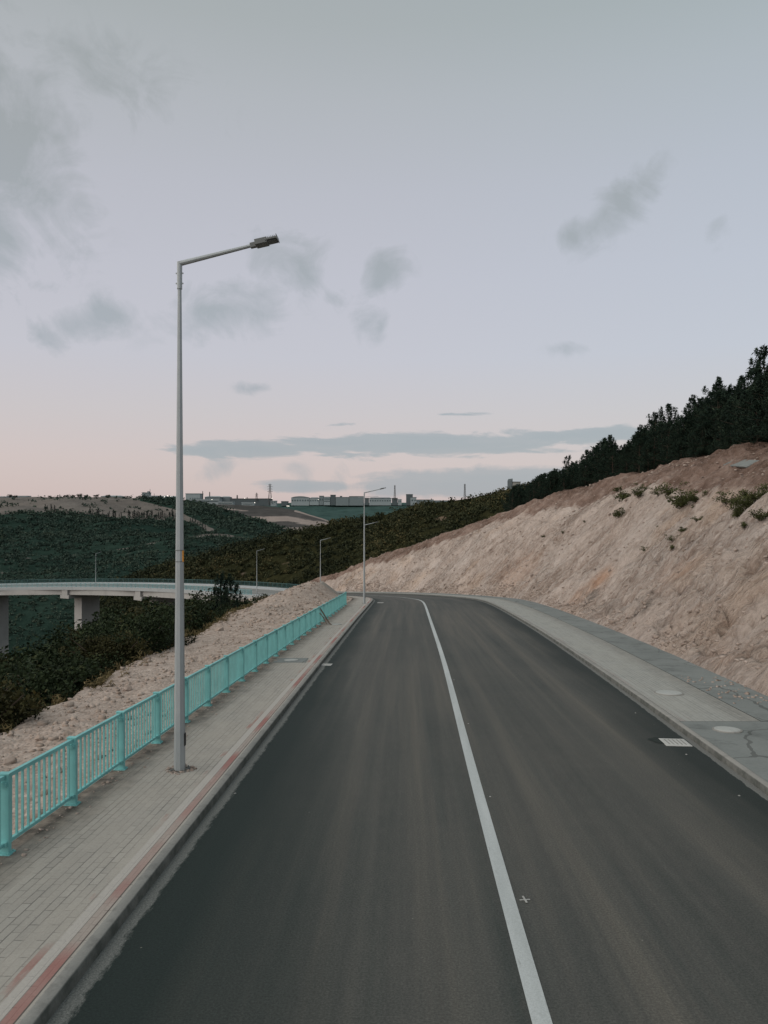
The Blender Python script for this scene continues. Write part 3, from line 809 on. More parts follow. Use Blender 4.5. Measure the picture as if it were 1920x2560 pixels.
for k in range(225):
    px = random.uniform(1285, 2010)
    ex = random.choice([random.uniform(1.2, 4), random.uniform(3, 12), random.uniform(8, 26)])
    t = top_lim(px); base = np.interp(px, [1206, 1300, 1460, 1612, 1721, 1920, 2100], [1293, 1260, 1217, 1171, 1149, 1106, 1065])
    lim = t + (base - t) * random.uniform(.08, .72)
    add_pine(px, ex, lim, 'dark green pine crowded in the row along the crest, not standing out above its neighbours', random.uniform(.95, 1.35))
print('PINES', npine)

# trees below the rubble bank
BL = [make_broadleaf(200 + k, M['leaf']) for k in range(4)] + [make_broadleaf(220 + k, M['leaf_olive']) for k in range(2)]
TLX = [-80, 0, 63, 130, 180, 212, 270, 309, 350, 386, 434, 470, 511, 545, 579, 603, 640, 675, 700, 730]
TLY = [1645, 1632, 1622, 1650, 1622, 1606, 1550, 1521, 1518, 1502, 1507, 1500, 1478, 1490, 1490, 1495, 1500, 1483, 1490, 1478]
nb = 0; cand = []
for k in range(30000):
    s = random.uniform(14, 125); d = random.uniform(5.5, 44)
    if d < float(np.interp(s, SV, BD)) + 1.2: continue
    x, y, z = (float(a) for a in valley_z(s + 14, d))
    if y < 10: continue
    px = CX + F * x / y
    if not -120 < px < 735: continue
    t = float(np.interp(px, TLX, TLY))
    edge = float(np.interp(px, [-100, 0, 169, 333, 472, 612, 723, 800], [1900, 1850, 1745, 1661, 1605, 1531, 1470, 1445]))
    lim = t + random.choice([random.uniform(-.03, .08), random.uniform(0, .35), random.uniform(.2, .85)]) * (edge - t)
    h = ((CY - lim) / F * y + CAMZ) - z
    if not 2.2 < h < 13: continue
    if any((x - a) ** 2 + (y - b) ** 2 < (1.0 + .022 * y) ** 2 for a, b in cand): continue
    cand.append((x, y))
    if len(cand) > 200: break
    pick = BL[4 + nb % 2] if random.random() < .22 else BL[nb % 4]
    o = place(pick, USED, (x, y, z - .2), h, random.uniform(1.0, 1.35))
    lab = 'yellowish olive bushy tree among the darker trees below the rubble bank' if pick in BL[4:] else 'dark leafy tree in the thicket between the rubble bank and the viaduct'
    tag(o, lab, 'tree', 'trees in the thicket below the rubble bank'); nb += 1
for px in range(-60, 690, 19):
    t = float(np.interp(px, TLX, TLY)) + random.uniform(-6, 10)
    for q in range(400):
        s = random.uniform(24, 120); d = random.uniform(7, 40)
        if d < float(np.interp(s, SV, BD)) + 1.5: continue
        x, y, z = (float(a) for a in valley_z(s + 14, d))
        if abs(CX + F * x / y - px) > 10: continue
        h = ((CY - t) / F * y + CAMZ) - z
        if not 4.0 < h < 9.0: continue
        pick = BL[4 + nb % 2] if random.random() < .2 else BL[nb % 4]
        o = place(pick, USED, (x, y, z - .2), h + .2, random.uniform(.85, 1.15))
        tag(o, 'yellowish olive bushy tree among the darker trees below the rubble bank' if pick in BL[4:] else 'dark leafy tree in the thicket between the rubble bank and the viaduct', 'tree', 'trees in the thicket below the rubble bank'); nb += 1
        break
print('TREES', nb)
def bank_tree(px, py, s, d, wf, proto, label, cat, nm):
    x, y, z = (float(a) for a in valley_z(s + 14, d))
    D = y; x = (px - CX) / F * D
    o = place(proto, USED, (x, y, z - .2), ((CY - py) / F * D + CAMZ) - z + .2, wf)
    o.name = nm; tag(o, label, cat)
    return o
bank_tree(572, 1456, 70, 16, .62, PINES[1], 'black bushy pine in front of the right end of the viaduct', 'pine tree', 'pine_tree')
bank_tree(548, 1463, 69, 18, .55, PINES[3], 'smaller dark pine touching the left of the bushy pine by the viaduct', 'pine tree', 'pine_tree')
# bare leaning trunk at the lower left
P0 = bank_at(17.5, 4.9); P0 = Vector((P0.x - .2, P0.y, P0.z - .1))
dt = MB(); q = [Vector((0, 0, 0)), Vector((-.55, .3, .75)), Vector((-.8, .5, 1.35)), Vector((-1.15, .6, 1.9))]
for a, b, r0, r1 in ((0, 1, .05, .042), (1, 2, .042, .034), (2, 3, .034, .018)): dt.cone(q[a], q[b], r0, r1, 7, a == 2)
dt.cone(q[2], q[2] + Vector((.12, .1, .55)), .02, .006, 5); dt.cone(q[1], q[1] + Vector((-.4, 0, .2)), .016, .005, 5); dt.cone(q[2], q[2] + Vector((-.5, .1, .1)), .015, .004, 5)
o = dt.build('dead_tree', M['bark_pale'], smooth=True); o.location = P0
tag(o, 'bare pale trunk leaning left out of the bank edge at lower left', 'dead tree')

# shrubs on the cutting
SH = [make_shrub(300 + k, M['shrub']) for k in range(3)]
for (px, py, h, lab) in [(1578, 1246, 2.3, 'largest green bush hanging below the brown soil of the cutting'), (1597, 1232, 1.4, 'green bush growing just above right of the largest bush'),
        (1617, 1222, 1.1, 'small green bush at the top of the left bush clump'), (1545, 1284, 1.5, 'yellowish bush lying lowest left on the pale face'),
        (1652, 1232, .9, 'low olive tuft between the two big bush clumps'), (1690, 1236, 1.9, 'dense green bush at the top of the middle clump'),
        (1704, 1258, 1.9, 'wide green bush at the bottom of the middle clump'), (1722, 1250, 1.0, 'small green bush at the right of the middle clump'),
        (1746, 1245, 1.2, 'rounded bush standing alone right of the middle clump'), (1822, 1252, 1.1, 'small bush left of the right hand clump'),
        (1862, 1270, 1.2, 'green bush lowest left in the right hand clump'), (1884, 1258, 1.3, 'green bush in the middle of the right hand clump'),
        (1896, 1243, 1.3, 'upright bush topping the right hand clump'), (1906, 1284, 1.0, 'low spreading bush at bottom right of the right hand clump'),
        (1847, 1281, .8, 'tiny bush at the bottom left of the right hand clump')]:
    p = cut_from_px(px, py + 6)
    o = place(random.choice(SH), USED, p - Vector((0, 0, .15)), h * .85, 1.2); tag(o, lab, 'bush')
for j, (px, py) in enumerate([(1740, 1270), (1744, 1300), (1683, 1353), (1707, 1328), (1688, 1370), (1616, 1376), (1655, 1324), (1410, 1333), (1360, 1343), (1461, 1303), (1865, 1313)]):
    p = cut_from_px(px, py)
    o = place(SH[j % 3], USED, p - Vector((0, 0, .08)), random.uniform(.3, .5), 1.2); tag(o, 'tiny dry tuft dotted on the pale face of the cutting', 'tuft', 'tiny tufts on the cutting')

# scrub on the near spur, one mass
def scatter_mass(name, P, ba, count, size, per, leaf, mat, seed, flat=.7, vmin=0.0, thin=True):
    rg = np.random.default_rng(seed)
    nu, nv = P.shape[:2]
    u = rg.random(count) * (nu - 1.001); v = (vmin + (1 - vmin) * rg.random(count)) * (nv - 1.001)
    ui, vi_ = u.astype(int), v.astype(int); fu, fv = (u - ui)[:, None], (v - vi_)[:, None]
    C = P[ui, vi_] * (1 - fu) * (1 - fv) + P[ui + 1, vi_] * fu * (1 - fv) + P[ui, vi_ + 1] * (1 - fu) * fv + P[ui + 1, vi_ + 1] * fu * fv
    if thin:
        b = ba[ui, vi_] + .5 * vnoise(C[:, 0] / 18, C[:, 1] / 18, seed=seed)
        C = C[(b < .35) | (rg.random(count) < .06)]
    dep = C[:, 1] * .001
    R = size * dep * (.45 + .9 * rg.random(len(C)) ** 1.6)
    leaf = leaf * dep; size = size * float(dep.mean())
    C = C + np.stack([np.zeros(len(C)), np.zeros(len(C)), R * .35], 1)
    V, Fc, t = leaf_quads(C, R, per, leaf, seed + 1, flat, .7)
    pv = np.repeat(.38 * vnoise(C[:, 0] / (size * 14), C[:, 1] / (size * 14), seed=seed + 3), per * 4)
    o = obj_from(name, V, Fc, mat, attrs={'tint': np.clip(t + pv, 0, 1)})
    return tag(o, kind='stuff')
o = scatter_mass('scrub', NEARP, NEARB, 9500, 7.0, 34, 2.6, M['scrub'], 61)
tag(o, 'dark olive and brownish scrub covering the spur behind the road', 'scrub')
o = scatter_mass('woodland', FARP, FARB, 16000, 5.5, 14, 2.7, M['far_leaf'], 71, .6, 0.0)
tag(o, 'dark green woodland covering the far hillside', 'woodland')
# ground cover of the valley below the viaduct
VP = np.stack([vx, vy, vz], -1)
o = scatter_mass('undergrowth', VP[:, 6:], np.zeros(VP[:, 6:].shape[:2]), 4500, 20.0, 30, 6.5, M['leaf'], 81, .8, 0, False)
tag(o, 'dark undergrowth filling the valley side below the viaduct', 'undergrowth')

# weeds along the edge of the bank
C = []; R = []
for k in range(520):
    s = random.uniform(13, 75); d = float(np.interp(s, SV, BD)) + random.gauss(.25, .45)
    if random.random() > .25 + .75 * (vnoise(s * .22, 3.1, seed=9) > -.1): continue
    p = bank_at(s, d); C.append((p.x, p.y, p.z + .12)); R.append(random.uniform(.12, .34))
V, Fc, t = leaf_quads(np.array(C), np.array(R), 26, .22, 91, 1.2, .13)
tag(obj_from('weeds', V, Fc, M['weed'], attrs={'tint': t}), 'dry straw coloured weeds along the outer edge of the rubble bank', 'weeds', kind='stuff')

# ------------------------------------------------------------------ stones
bm = bmesh.new(); bmesh.ops.create_icosphere(bm, subdivisions=1, radius=1.0)
ICOV = np.array([v.co[:] for v in bm.verts]); ICOF = np.array([[v.index for v in f.verts] for f in bm.faces]); bm.free()
bm = bmesh.new(); bmesh.ops.create_icosphere(bm, subdivisions=2, radius=1.0)
ICO2V = np.array([v.co[:] for v in bm.verts]); ICO2F = np.array([[v.index for v in f.verts] for f in bm.faces]); bm.free()
def rock_field(name, pts, sizes, mat, seed, label):
    rg = np.random.default_rng(seed); n = len(pts)
    j = 1 + .55 * (rg.random((n, len(ICOV), 1)) - .5) * 2
    sc = np.stack([.7 + .7 * rg.random(n), .7 + .7 * rg.random(n), .45 + .45 * rg.random(n)], 1)
    base = np.array([(x, y, z) for x in (-.62, .62) for y in (-.62, .62) for z in (-.62, .62)])
    V = base[None] * (1 + .55 * (rg.random((n, 8, 3)) - .5) * 2) * 1.05 * sc[:, None, :]
    a = rg.random(n) * 6.28; ca, sa = np.cos(a)[:, None], np.sin(a)[:, None]
    V = np.stack([V[..., 0] * ca - V[..., 1] * sa, V[..., 0] * sa + V[..., 1] * ca, V[..., 2]], -1)
    V = V * np.asarray(sizes)[:, None, None] + np.asarray(pts)[:, None, :]
    bf = np.array([(0, 1, 3), (0, 3, 2), (4, 6, 7), (4, 7, 5), (0, 4, 5), (0, 5, 1), (2, 3, 7), (2, 7, 6), (0, 2, 6), (0, 6, 4), (1, 5, 7), (1, 7, 3)])
    Fc = (bf[None] + (np.arange(n) * 8)[:, None, None]).reshape(-1, 3)
    o = obj_from(name, V.reshape(-1, 3), Fc, mat)
    return tag(o, label, name, kind='stuff')
pts = []; szs = []
for k in range(5200):
    s = 6 + 74 * random.random() ** 1.15; D = float(np.interp(s, SV, BD)); d = random.uniform(.25, D + .9)
    if random.random() > .35 + .65 * (vnoise(s * .3, d * .5, seed=19) > -.15) : continue
    p = bank_at(s, d); r = .022 + .085 * random.random() ** 4 + (.06 if s > 48 else 0) * random.random()
    if d > D - .8: r *= 1.25
    pts.append((p.x, p.y, p.z + r * .2)); szs.append(r)
rock_field('rubble', pts, szs, M['rock_pale'], 5, 'loose pale limestone rubble spread over the bank outside the fence')
pts = []; szs = []
for k in range(11000):
    s = random.uniform(12, 150); a = random.random()
    R0 = float(np.interp(s, SV, RC))
    r = (random.expovariate(1.6) if a < .42 else random.uniform(.3, R0 * 1.0))
    if a < .42 and vnoise(s * .23, 1.7, seed=77) < -.25: continue
    if r > R0 * 1.01: continue
    p = cut_at(s, r + random.uniform(0, .1)); q = .02 + .10 * random.random() ** 3.5 + (.05 if r < 1 else 0) * random.random()
    if s > 60: q *= 1.5
    pts.append((p.x, p.y + random.uniform(-.15, .15), p.z + q * .05)); szs.append(q)
rock_field('scree', pts, szs, M['rock_brown'], 6, 'loose broken stone scattered over the face and foot of the cutting')
pts = []; szs = []
for k in range(70):
    s = random.uniform(19, 23.5); t = random.uniform(.60, 1.0)
    p = at_s(LR, s) * (1 - t) + at_s(LT, s) * t; q = random.uniform(.015, .06)
    pts.append((p[0], p[1], z_s(s) + .13)); szs.append(q)
for k in range(60):
    a = random.uniform(0, 6.28); q = random.uniform(.1, .26); pts.append((-3.62 + q * math.cos(a), 13.1 + q * math.sin(a), z_s(13.1) + .125)); szs.append(random.uniform(.012, .04))
for k in range(420):
    s = random.uniform(8, 58); p = at_s(LF, s) + n_s(s) * abs(random.gauss(.12, .14))
    pts.append((p[0], p[1], z_s(s) + .122)); szs.append(.008 + .03 * random.random() ** 2)
rock_field('crumbs', pts, szs, M['rock_brown'], 9, 'crumbs of soil and stone strewn along the fence foot and on the right apron')

def boulder(name, loc, r, mat, seed, label, sc=(1, 1, .75), group=None):
    rg = np.random.default_rng(seed)
    q = rg.normal(size=(22, 3)); q /= np.linalg.norm(q, axis=1)[:, None]; q *= (.8 + .3 * rg.random((22, 1))) * np.array(sc) * r
    b_ = bmesh.new()
    for p_ in q: b_.verts.new(p_)
    h_ = bmesh.ops.convex_hull(b_, input=list(b_.verts))
    bmesh.ops.delete(b_, geom=[g_ for g_ in h_['geom_interior'] if isinstance(g_, bmesh.types.BMVert)], context='VERTS')
    bmesh.ops.bevel(b_, geom=list(b_.edges), offset=.06 * r, segments=1, affect='EDGES')
    me = bpy.data.meshes.new(name); b_.to_mesh(me); b_.free(); me.materials.append(mat)
    o = bpy.data.objects.new(name, me); COL.objects.link(o); o.location = loc; o.rotation_euler = (0, 0, rg.random() * 6.28)
    return tag(o, label, 'rock', group)
def bank_px(px, py):
    Q = CX + F * bx / np.maximum(by, .1); W = CY - F * (bz - CAMZ) / np.maximum(by, .1)
    d = (Q - px) ** 2 + (W - py) ** 2; k = np.unravel_index(int(np.argmin(d)), d.shape)
    return Vector((bx[k], by[k], bz[k]))
for j, (px, py, r, lab) in enumerate([(283, 1698, .32, 'rounded white boulder standing on the outer edge of the rubble bank'), (75, 1795, .17, 'small pale rock at the foot of the leaning dead trunk'),
        (316, 1728, .25, 'brown angular rock lying mid bank right of the white boulder'), (548, 1580, .55, 'large pale boulder on the bank edge behind the street lamp'),
        (578, 1546, .35, 'pale rock perched on the bank edge above the large boulder'), (350, 1655, .3, 'pale rock at the bank edge left of the lamp pole'),
        (385, 1642, .28, 'pale rock touching the left side of the lamp pole in view'), (100, 1855, .2, 'flat pale rock above the second fence panel from the left'),
        (20, 1905, .24, 'flat pale rock behind the fence at the left picture edge'), (165, 1835, .16, 'brown rock just above the fence at lower left'),
        (245, 1780, .15, 'dark edged rock in the middle of the bank at left')]):
    p = bank_px(px, py); r *= .62; boulder('rock', p + Vector((0, 0, r * .25)), r, M['rock_pale'] if j % 3 != 2 else M['rock_brown'], 400 + j, lab)
# gravel cone by the fence end
rg = np.random.default_rng(3)
ang = np.linspace(0, 2 * math.pi, 40, endpoint=False); rad = np.linspace(0, 1, 14)
gv = [(0, 0, 1.75)]; gf = []
for i_, r_ in enumerate(rad[1:]):
    for a_ in ang:
        w_ = 2.6 * r_ * (1 + .08 * math.sin(3 * a_ + 1)); gv.append((w_ * math.cos(a_), w_ * 1.6 * math.sin(a_), 1.75 * (1 - r_) ** 1.15 - .3 * r_))
gv = np.array(gv); gv[1:, 2] += .05 * fbm(gv[1:, 0] * 2, gv[1:, 1] * 2, seed=4)
na = len(ang)
gf = [(0, 1 + k, 1 + (k + 1) % na) for k in range(na)]
for i_ in range(len(rad) - 2):
    for k in range(na):
        a_ = 1 + i_ * na; gf.append((a_ + k, a_ + na + k, a_ + na + (k + 1) % na, a_ + (k + 1) % na))
o = obj_from('gravel_heap', gv, gf, M['gravel'], smooth=True); sp = bank_at(69, 2.9); o.location = (sp.x, sp.y, z_s(69) + .1)
tag(o, 'smooth grey gravel heap beyond the far end of the teal fence', 'gravel heap')
# pale concrete scrap near the crest
p = cut_from_px(1852, 1164)
cp = MB(); cp.box((0, 0, 0), (4.4, 1.0, .10)); o = cp.build('concrete_slab', M['apron'], bevel=.02); 
k_ = int(np.argmin((X - p.x) ** 2 + (Y - p.y) ** 2)); a_, b_ = np.unravel_index(k_, X.shape)
gp = lambda a, b: Vector((X[a, b], Y[a, b], Z[a, b]))
ta = (gp(a_ + 5, b_) - gp(a_ - 5, b_)).normalized(); tb = (gp(a_, b_ + 4) - gp(a_, b_ - 4)).normalized(); tn = ta.cross(tb).normalized()
if tn.z < 0: tn = -tn
tb = tn.cross(ta)
o.rotation_euler = Matrix((ta, tb, tn)).transposed().to_euler(); o.location = p + tn * .12
tag(o, 'grey flat slab lying near the top of the cutting at right', 'slab')

# ------------------------------------------------------------------ teal fence
fence = empty('metal_fence', (LF[14 + 9, 0], LF[14 + 9, 1], z_s(9) + .12), 0, 'teal metal railing fence along the left pavement edge', 'fence')
FINV = Matrix.Translation(-fence.location)
def fpt(s, h=0.0):
    p = at_s(LF, s); return Vector((p[0], p[1], z_s(s) + .121 + h)) - fence.location
ps = [9.42 - 1.87 * 3 + 1.87 * k for k in range(30)]
ps = [s for s in ps if s < 58.6]
for s in ps:
    b = fpt(s); t = (fpt(s + .5) - fpt(s - .5)).normalized(); t.z = 0; t.normalize(); nrm = Vector((t.y, -t.x, 0))
    R = Matrix((nrm, t, Vector((0, 0, 1)))).transposed()
    m = MB(); m.box(b + Vector((0, 0, .515)), (.13, .07, 1.0), M=R)
    m.box(b + Vector((0, 0, 1.022)), (.15, .09, .014), M=R)
    for hh in (.14, .90): m.box(b + Vector((0, 0, hh)), (.10, .17, .05), M=R)
    po = m.build('post', M['teal'], fence)
    m = MB(); m.box(b + Vector((0, 0, .007)), (.2, .16, .016), M=R)
    for dx in (-.075, .075):
        for dy in (-.055, .055): m.cone(b + nrm * dx + t * dy + Vector((0, 0, .0155)), b + nrm * dx + t * dy + Vector((0, 0, .034)), .011, .011, 6)
    m.build('foot_plate', M['teal'], po)
for s0, s1 in zip(ps[:-1], ps[1:]):
    m = MB(); n_ = 12
    for k in range(n_):
        u = s0 + .06 + (s1 - s0 - .12) * (k + .5) / n_
        m.bar(fpt(u, .15), fpt(u, .955), .030, .018, up=tuple((fpt(u + .3) - fpt(u - .3)).normalized()))
    pa = m.build('panel', M['teal'], fence)
    for nm, h, w_, hh in (('top_rail', .98, .055, .05), ('bottom_rail', .13, .05, .045)):
        r_ = MB(); r_.bar(fpt(s0 + .036, h), fpt(s1 - .036, h), w_, hh); r_.build(nm, M['teal'], pa)

# ------------------------------------------------------------------ street lamps
def make_lamp(first):
    H = 9.0
    root = empty('street_lamp', (0, 0, 0))
    m = MB()
    zz = [0.0, .9, 3.7, 6.4, 8.72]
    for a, b in zip(zz[:-1], zz[1:]):
        m.cone((0, 0, a), (0, 0, b), .100 - .070 * a / H, .100 - .070 * b / H, 8, True, math.pi / 8)
    m.build('pole', M['galv'], root)
    m = MB(); m.box((0, 0, .006), (.29, .29, .012))
    for dx in (-.118, .118):
        for dy in (-.118, .118): m.cone((dx, dy, .012), (dx, dy, .05), .012, .012, 6)
    m.build('base_plate', M['galv_dark'], root)
    m = MB(); m.box((.0985, 0, .55), (.012, .075, .22)); m.build('hatch', M['black'], root)
    m = MB(); m.cone((0, 0, 8.52), (0, 0, 9.0), .047, .047, 10)
    for h in (8.62, 8.80): m.bar((-.068, 0, h), (.068, 0, h), .02, .02)
    m.build('collar', M['galv'], root)
    el = math.radians(13); L = 1.31
    m = MB(); p1 = Vector((L * math.cos(el), 0, 8.97 + L * math.sin(el)))
    m.cone((0, 0, 8.97), p1, .046, .03, 10); m.build('arm', M['galv'], root)
    hd = empty('lamp_head', (0, 0, 0)); hd.parent = root
    Rm = Matrix.Rotation(-el * .9, 3, 'Y')
    def B(mb, c, d): mb.box(p1 + Rm @ Vector(c), d, M=Rm)
    COL.objects.unlink(hd); bpy.data.objects.remove(hd)
    m = MB(); B(m, (.055, 0, 0), (.13, .085, .085)); B(m, (.20, 0, .012), (.22, .22, .095)); B(m, (.385, 0, .012), (.22, .25, .036))
    for k in range(6): B(m, (.30 + .030 * k, 0, .044), (.008, .23, .026))
    B(m, (.487, 0, .024), (.012, .25, .085))
    h = m.build('lamp_head', M['galv_dark'], root, bevel=.004)
    m = MB(); B(m, (.385, 0, -.0125), (.17, .20, .012)); m.build('lens', M['lens'], h)
    if first:
        m = MB(); m.box((.068, -.024, 3.79), (.022, .026, .20), rz=-.35)
        m.build('sticker', M['orange'], root)
        m = MB()
        for hh in (3.69, 3.89): m.cone((0, 0, hh), (0, 0, hh + .012), .0775, .0775, 8, True, math.pi / 8)
        m.build('strap', M['galv_dark'], root)
        mv = [(0, 0, .035)] + [((.20 + .05 * math.sin(2.3 * k) + .03 * math.sin(5.1 * k)) * math.cos(k * .2618), (.20 + .05 * math.sin(2.3 * k) + .03 * math.sin(5.1 * k)) * math.sin(k * .2618), .004) for k in range(24)]
        obj_from('mortar', np.array(mv), [(0, 1 + k, 1 + (k + 1) % 24) for k in range(24)], M['tar_grey'], root)
    return root
first = make_lamp(True)
other = make_lamp(False)
lamps = [(-3.62, 13.1, z_s(13.1) + .122, 'nearest tall grey street lamp on the left pavement with an orange sticker'),
         (-1.60, 59.9, z_s(59.9) + .122, 'second street lamp standing on the pavement near the far end of the fence'),
         (-2.45, 93.4, None, 'third street lamp close behind the second one at the bend'),
         (-10.4, 121.0, None, 'street lamp whose foot is hidden behind the rubble mound'),
         (-26.4, 153.5, None, 'street lamp on the right end of the viaduct left of the rubble mound'),
         (-50.5, 181.5, None, 'street lamp on the viaduct mostly hidden behind the nearest lamp pole'),
         (-79.5, 204.0, None, 'leftmost street lamp on the viaduct')]
for k, (x, y, z, lab) in enumerate(lamps):
    o = first if k == 0 else (other if k == 1 else copy_tree(other))
    i = int(np.argmin(((LL - np.array([x, y])) ** 2).sum(1)))
    if z is None: z = ZR[i] + .122
    o.location = (x, y, z)
    o.rotation_euler = (0, 0, math.atan2(NV[i, 1], NV[i, 0]) - (0.05 if k == 0 else 0))
    tag(o, lab, 'street lamp', 'grey street lamps along the road')
# small second bracket on the second lamp
m = MB(); m.bar((-.42, 0, 8.62), (1.15, 0, 8.66), .03, .03); m.box((-.40, 0, 8.615), (.16, .12, .045)); m.build('crossbar', M['galv'], other)

# ------------------------------------------------------------------ covers, drains, debris
def on_road(px, py, h=0.0):
    for D in np.arange(4, 90, .02):
        P = ray_pt(px, py, D)
        if P[2] <= z_s(D) + h: return Vector((P[0], D, z_s(D) + h))
tilt = math.atan(-.0606)
def cover(px, py, r, label, pad=None):
    p = on_road(px, py, .122)
    root = empty('manhole_cover', p, 0, label, 'manhole cover'); root.rotation_euler = (tilt, 0, 0)
    m = MB(); m.cone((0, 0, -.05), (0, 0, .022), r, r - .006, 32); m.cone((0, 0, .022), (0, 0, .027), r * .86, r * .85, 32)
    m.build('lid', M['iron'], root)
    m = MB(); m.cone((0, 0, -.06), (0, 0, .013), r * 1.14, r * 1.13, 32)
    if pad: m.box((0, 0, -.02), (pad, pad, .055))
    m.build('surround', M['kerb'] if not pad else M['apron'], root)
cover(839, 1561.6, .30, 'far pale round manhole cover on the left pavement near the leaning planks')
cover(728, 1651, .26, 'round manhole cover set in a grey square on the left pavement', 1.15)
cover(1672, 1733, .35, 'raised pale round manhole cover on the right pavement')
cover(1818, 1825, .27, 'nearest manhole cover on the right, roughly set in the concrete')
def drain(px, py, w, d, label, h=.02):
    p = on_road(px, py, 0); root = empty('drain_grate', p, .04, label, 'drain'); root.rotation_euler = (tilt, 0, -.09)
    m = MB(); m.box((0, 0, -.02), (w, d, .07)); m.build('frame', M['white_slab'], root, bevel=.006)
    m = MB()
    for k in range(5): m.box((w * (-.32 + .16 * k), 0, .016), (w * .05, d * .72, .006))
    m.build('slot', M['kerb'], root)
drain(1688, 1857, .52, .60, 'white square drain slab on the road by the right kerb')
drain(817, 1662, .36, .42, 'small white drain slab on the road by the left kerb')
drain(951, 1507, .5, .7, 'far drain slab at the left kerb near the second lamp')
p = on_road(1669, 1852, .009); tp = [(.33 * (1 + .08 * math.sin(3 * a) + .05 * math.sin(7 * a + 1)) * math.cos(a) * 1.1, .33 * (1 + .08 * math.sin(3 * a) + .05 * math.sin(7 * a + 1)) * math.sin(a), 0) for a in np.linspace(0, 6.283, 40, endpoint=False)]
o = obj_from('road_patch', np.array(tp), [tuple(range(40))], M['tar']); o.location = p; o.rotation_euler = (tilt, 0, 0); tag(o, kind='structure')  # dark sheet standing in for the soft shadow beside the drain slab
# white survey mark
p = on_road(1312, 2250, .006); m = MB(); m.box((0, 0, 0), (.12, .022, .004)); m.box((0, .0, .0045), (.022, .16, .004)); o = m.build('survey_mark', M['chip']); o.location = p; o.rotation_euler = (tilt, 0, .1)
tag(o, 'small white painted cross on the road right of the centre line', 'road mark')
for px, py, lab in [(1225, 1992, 'white chip beside the centre line in the middle distance'), (1171, 1810, 'white chip just right of the centre line'), (1589, 1783, 'pale chip on the dark road edge above the right drain'),
                    (1848, 1990, 'pale chip near the right kerb at the picture edge'), (1135, 1700, 'farthest white chip beside the centre line'), (1716, 1887, 'pale chip just below the right drain slab'), (588, 1985, 'pale chip on the dark road by the left kerb')]:
    p = on_road(px, py, 0); o = boulder('stone_chip', p + Vector((0, 0, .006)), .024, M['chip'], int(px), lab, (1, .8, .4)); o['category'] = 'chip'
# planks leaning on the fence
bp = at_s(LF, 41.2); bz_ = z_s(41.2) + .122
for j, (dx, dy, lean, ln, lab) in enumerate([(.62, .0, .62, 1.15, 'longest grey plank leaning on the fence'), (.55, .22, .55, 1.0, 'plank leaning behind the longest one'), (.70, -.2, .70, .95, 'front plank of the leaning bundle'), (.42, .1, .45, .85, 'short upright plank nearest the fence')]):
    m = MB(); m.bar((dx, dy, .02), (dx - lean, dy + .12, .02 + math.sqrt(max(.01, ln ** 2 - lean ** 2))), .09, .035, up=(1, 0, 0))
    o = m.build('wooden_plank', M['wood'], bevel=.004); o.location = (bp[0], bp[1], bz_); tag(o, lab, 'plank', 'planks leaning against the fence')

# ------------------------------------------------------------------ viaduct
V0, V1 = VIA0 - 2, SV[-1] - 1
via = empty('viaduct', (LL[-40, 0], LL[-40, 1], ZR[-40]), 0, 'long curved concrete road viaduct on tall piers crossing the valley', 'viaduct')
VO = np.array(via.location)
def sweep(name, prof, s0, s1, mat, step=1.0, parent=via):
    ss = np.arange(s0, s1, step); Vv = []
    for s in ss:
        a = at_s(LL, s); nn = n_s(s); z = z_s(s)
        for d, h in prof: Vv.append((a[0] + nn[0] * d - VO[0], a[1] + nn[1] * d - VO[1], z + h - VO[2]))
    n_ = len(prof); G = []
    for i in range(len(ss) - 1):
        for k in range(n_): G.append((i * n_ + k, i * n_ + (k + 1) % n_, (i + 1) * n_ + (k + 1) % n_, (i + 1) * n_ + k))
    G.append(tuple(range(n_ - 1, -1, -1))); G.append(tuple((len(ss) - 1) * n_ + k for k in range(n_)))
    return obj_from(name, np.array(Vv), G, mat, parent)
WI, WO = -2.2, 13.6
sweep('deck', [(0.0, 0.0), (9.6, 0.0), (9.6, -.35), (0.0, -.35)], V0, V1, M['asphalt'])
sweep('parapet', [(WI, .18), (-.01, .18), (-.01, -.4), (WI + .25, -.4), (WI + .25, -.62), (WI, -.62)], V0, V1, M['viaduct_pale'])
sweep('parapet', [(9.61, .18), (WO, .18), (WO, -.62), (WO - .25, -.62), (WO - .25, -.4), (9.61, -.4)], V0, V1, M['viaduct_pale'])
piers = [66 + 163 * math.radians(a) for a in (40.5, 52, 63.2, 75.3, 87, 98)]
ends = [V0 + 3] + piers + [V1]
for a, b in zip(ends[:-1], ends[1:]):
    for d in (-.9, 2.6, 6.1, 9.6, 12.4):
        A_ = at_s(LL, a + .25) + n_s(a + .25) * d; B_ = at_s(LL, b - .25) + n_s(b - .25) * d
        m = MB(); m.bar((A_[0] - VO[0], A_[1] - VO[1], z_s(a) - 1.32 - VO[2]), (B_[0] - VO[0], B_[1] - VO[1], z_s(b) - 1.32 - VO[2]), .8, 1.38)
        m.build('girder', M['viaduct'], via)
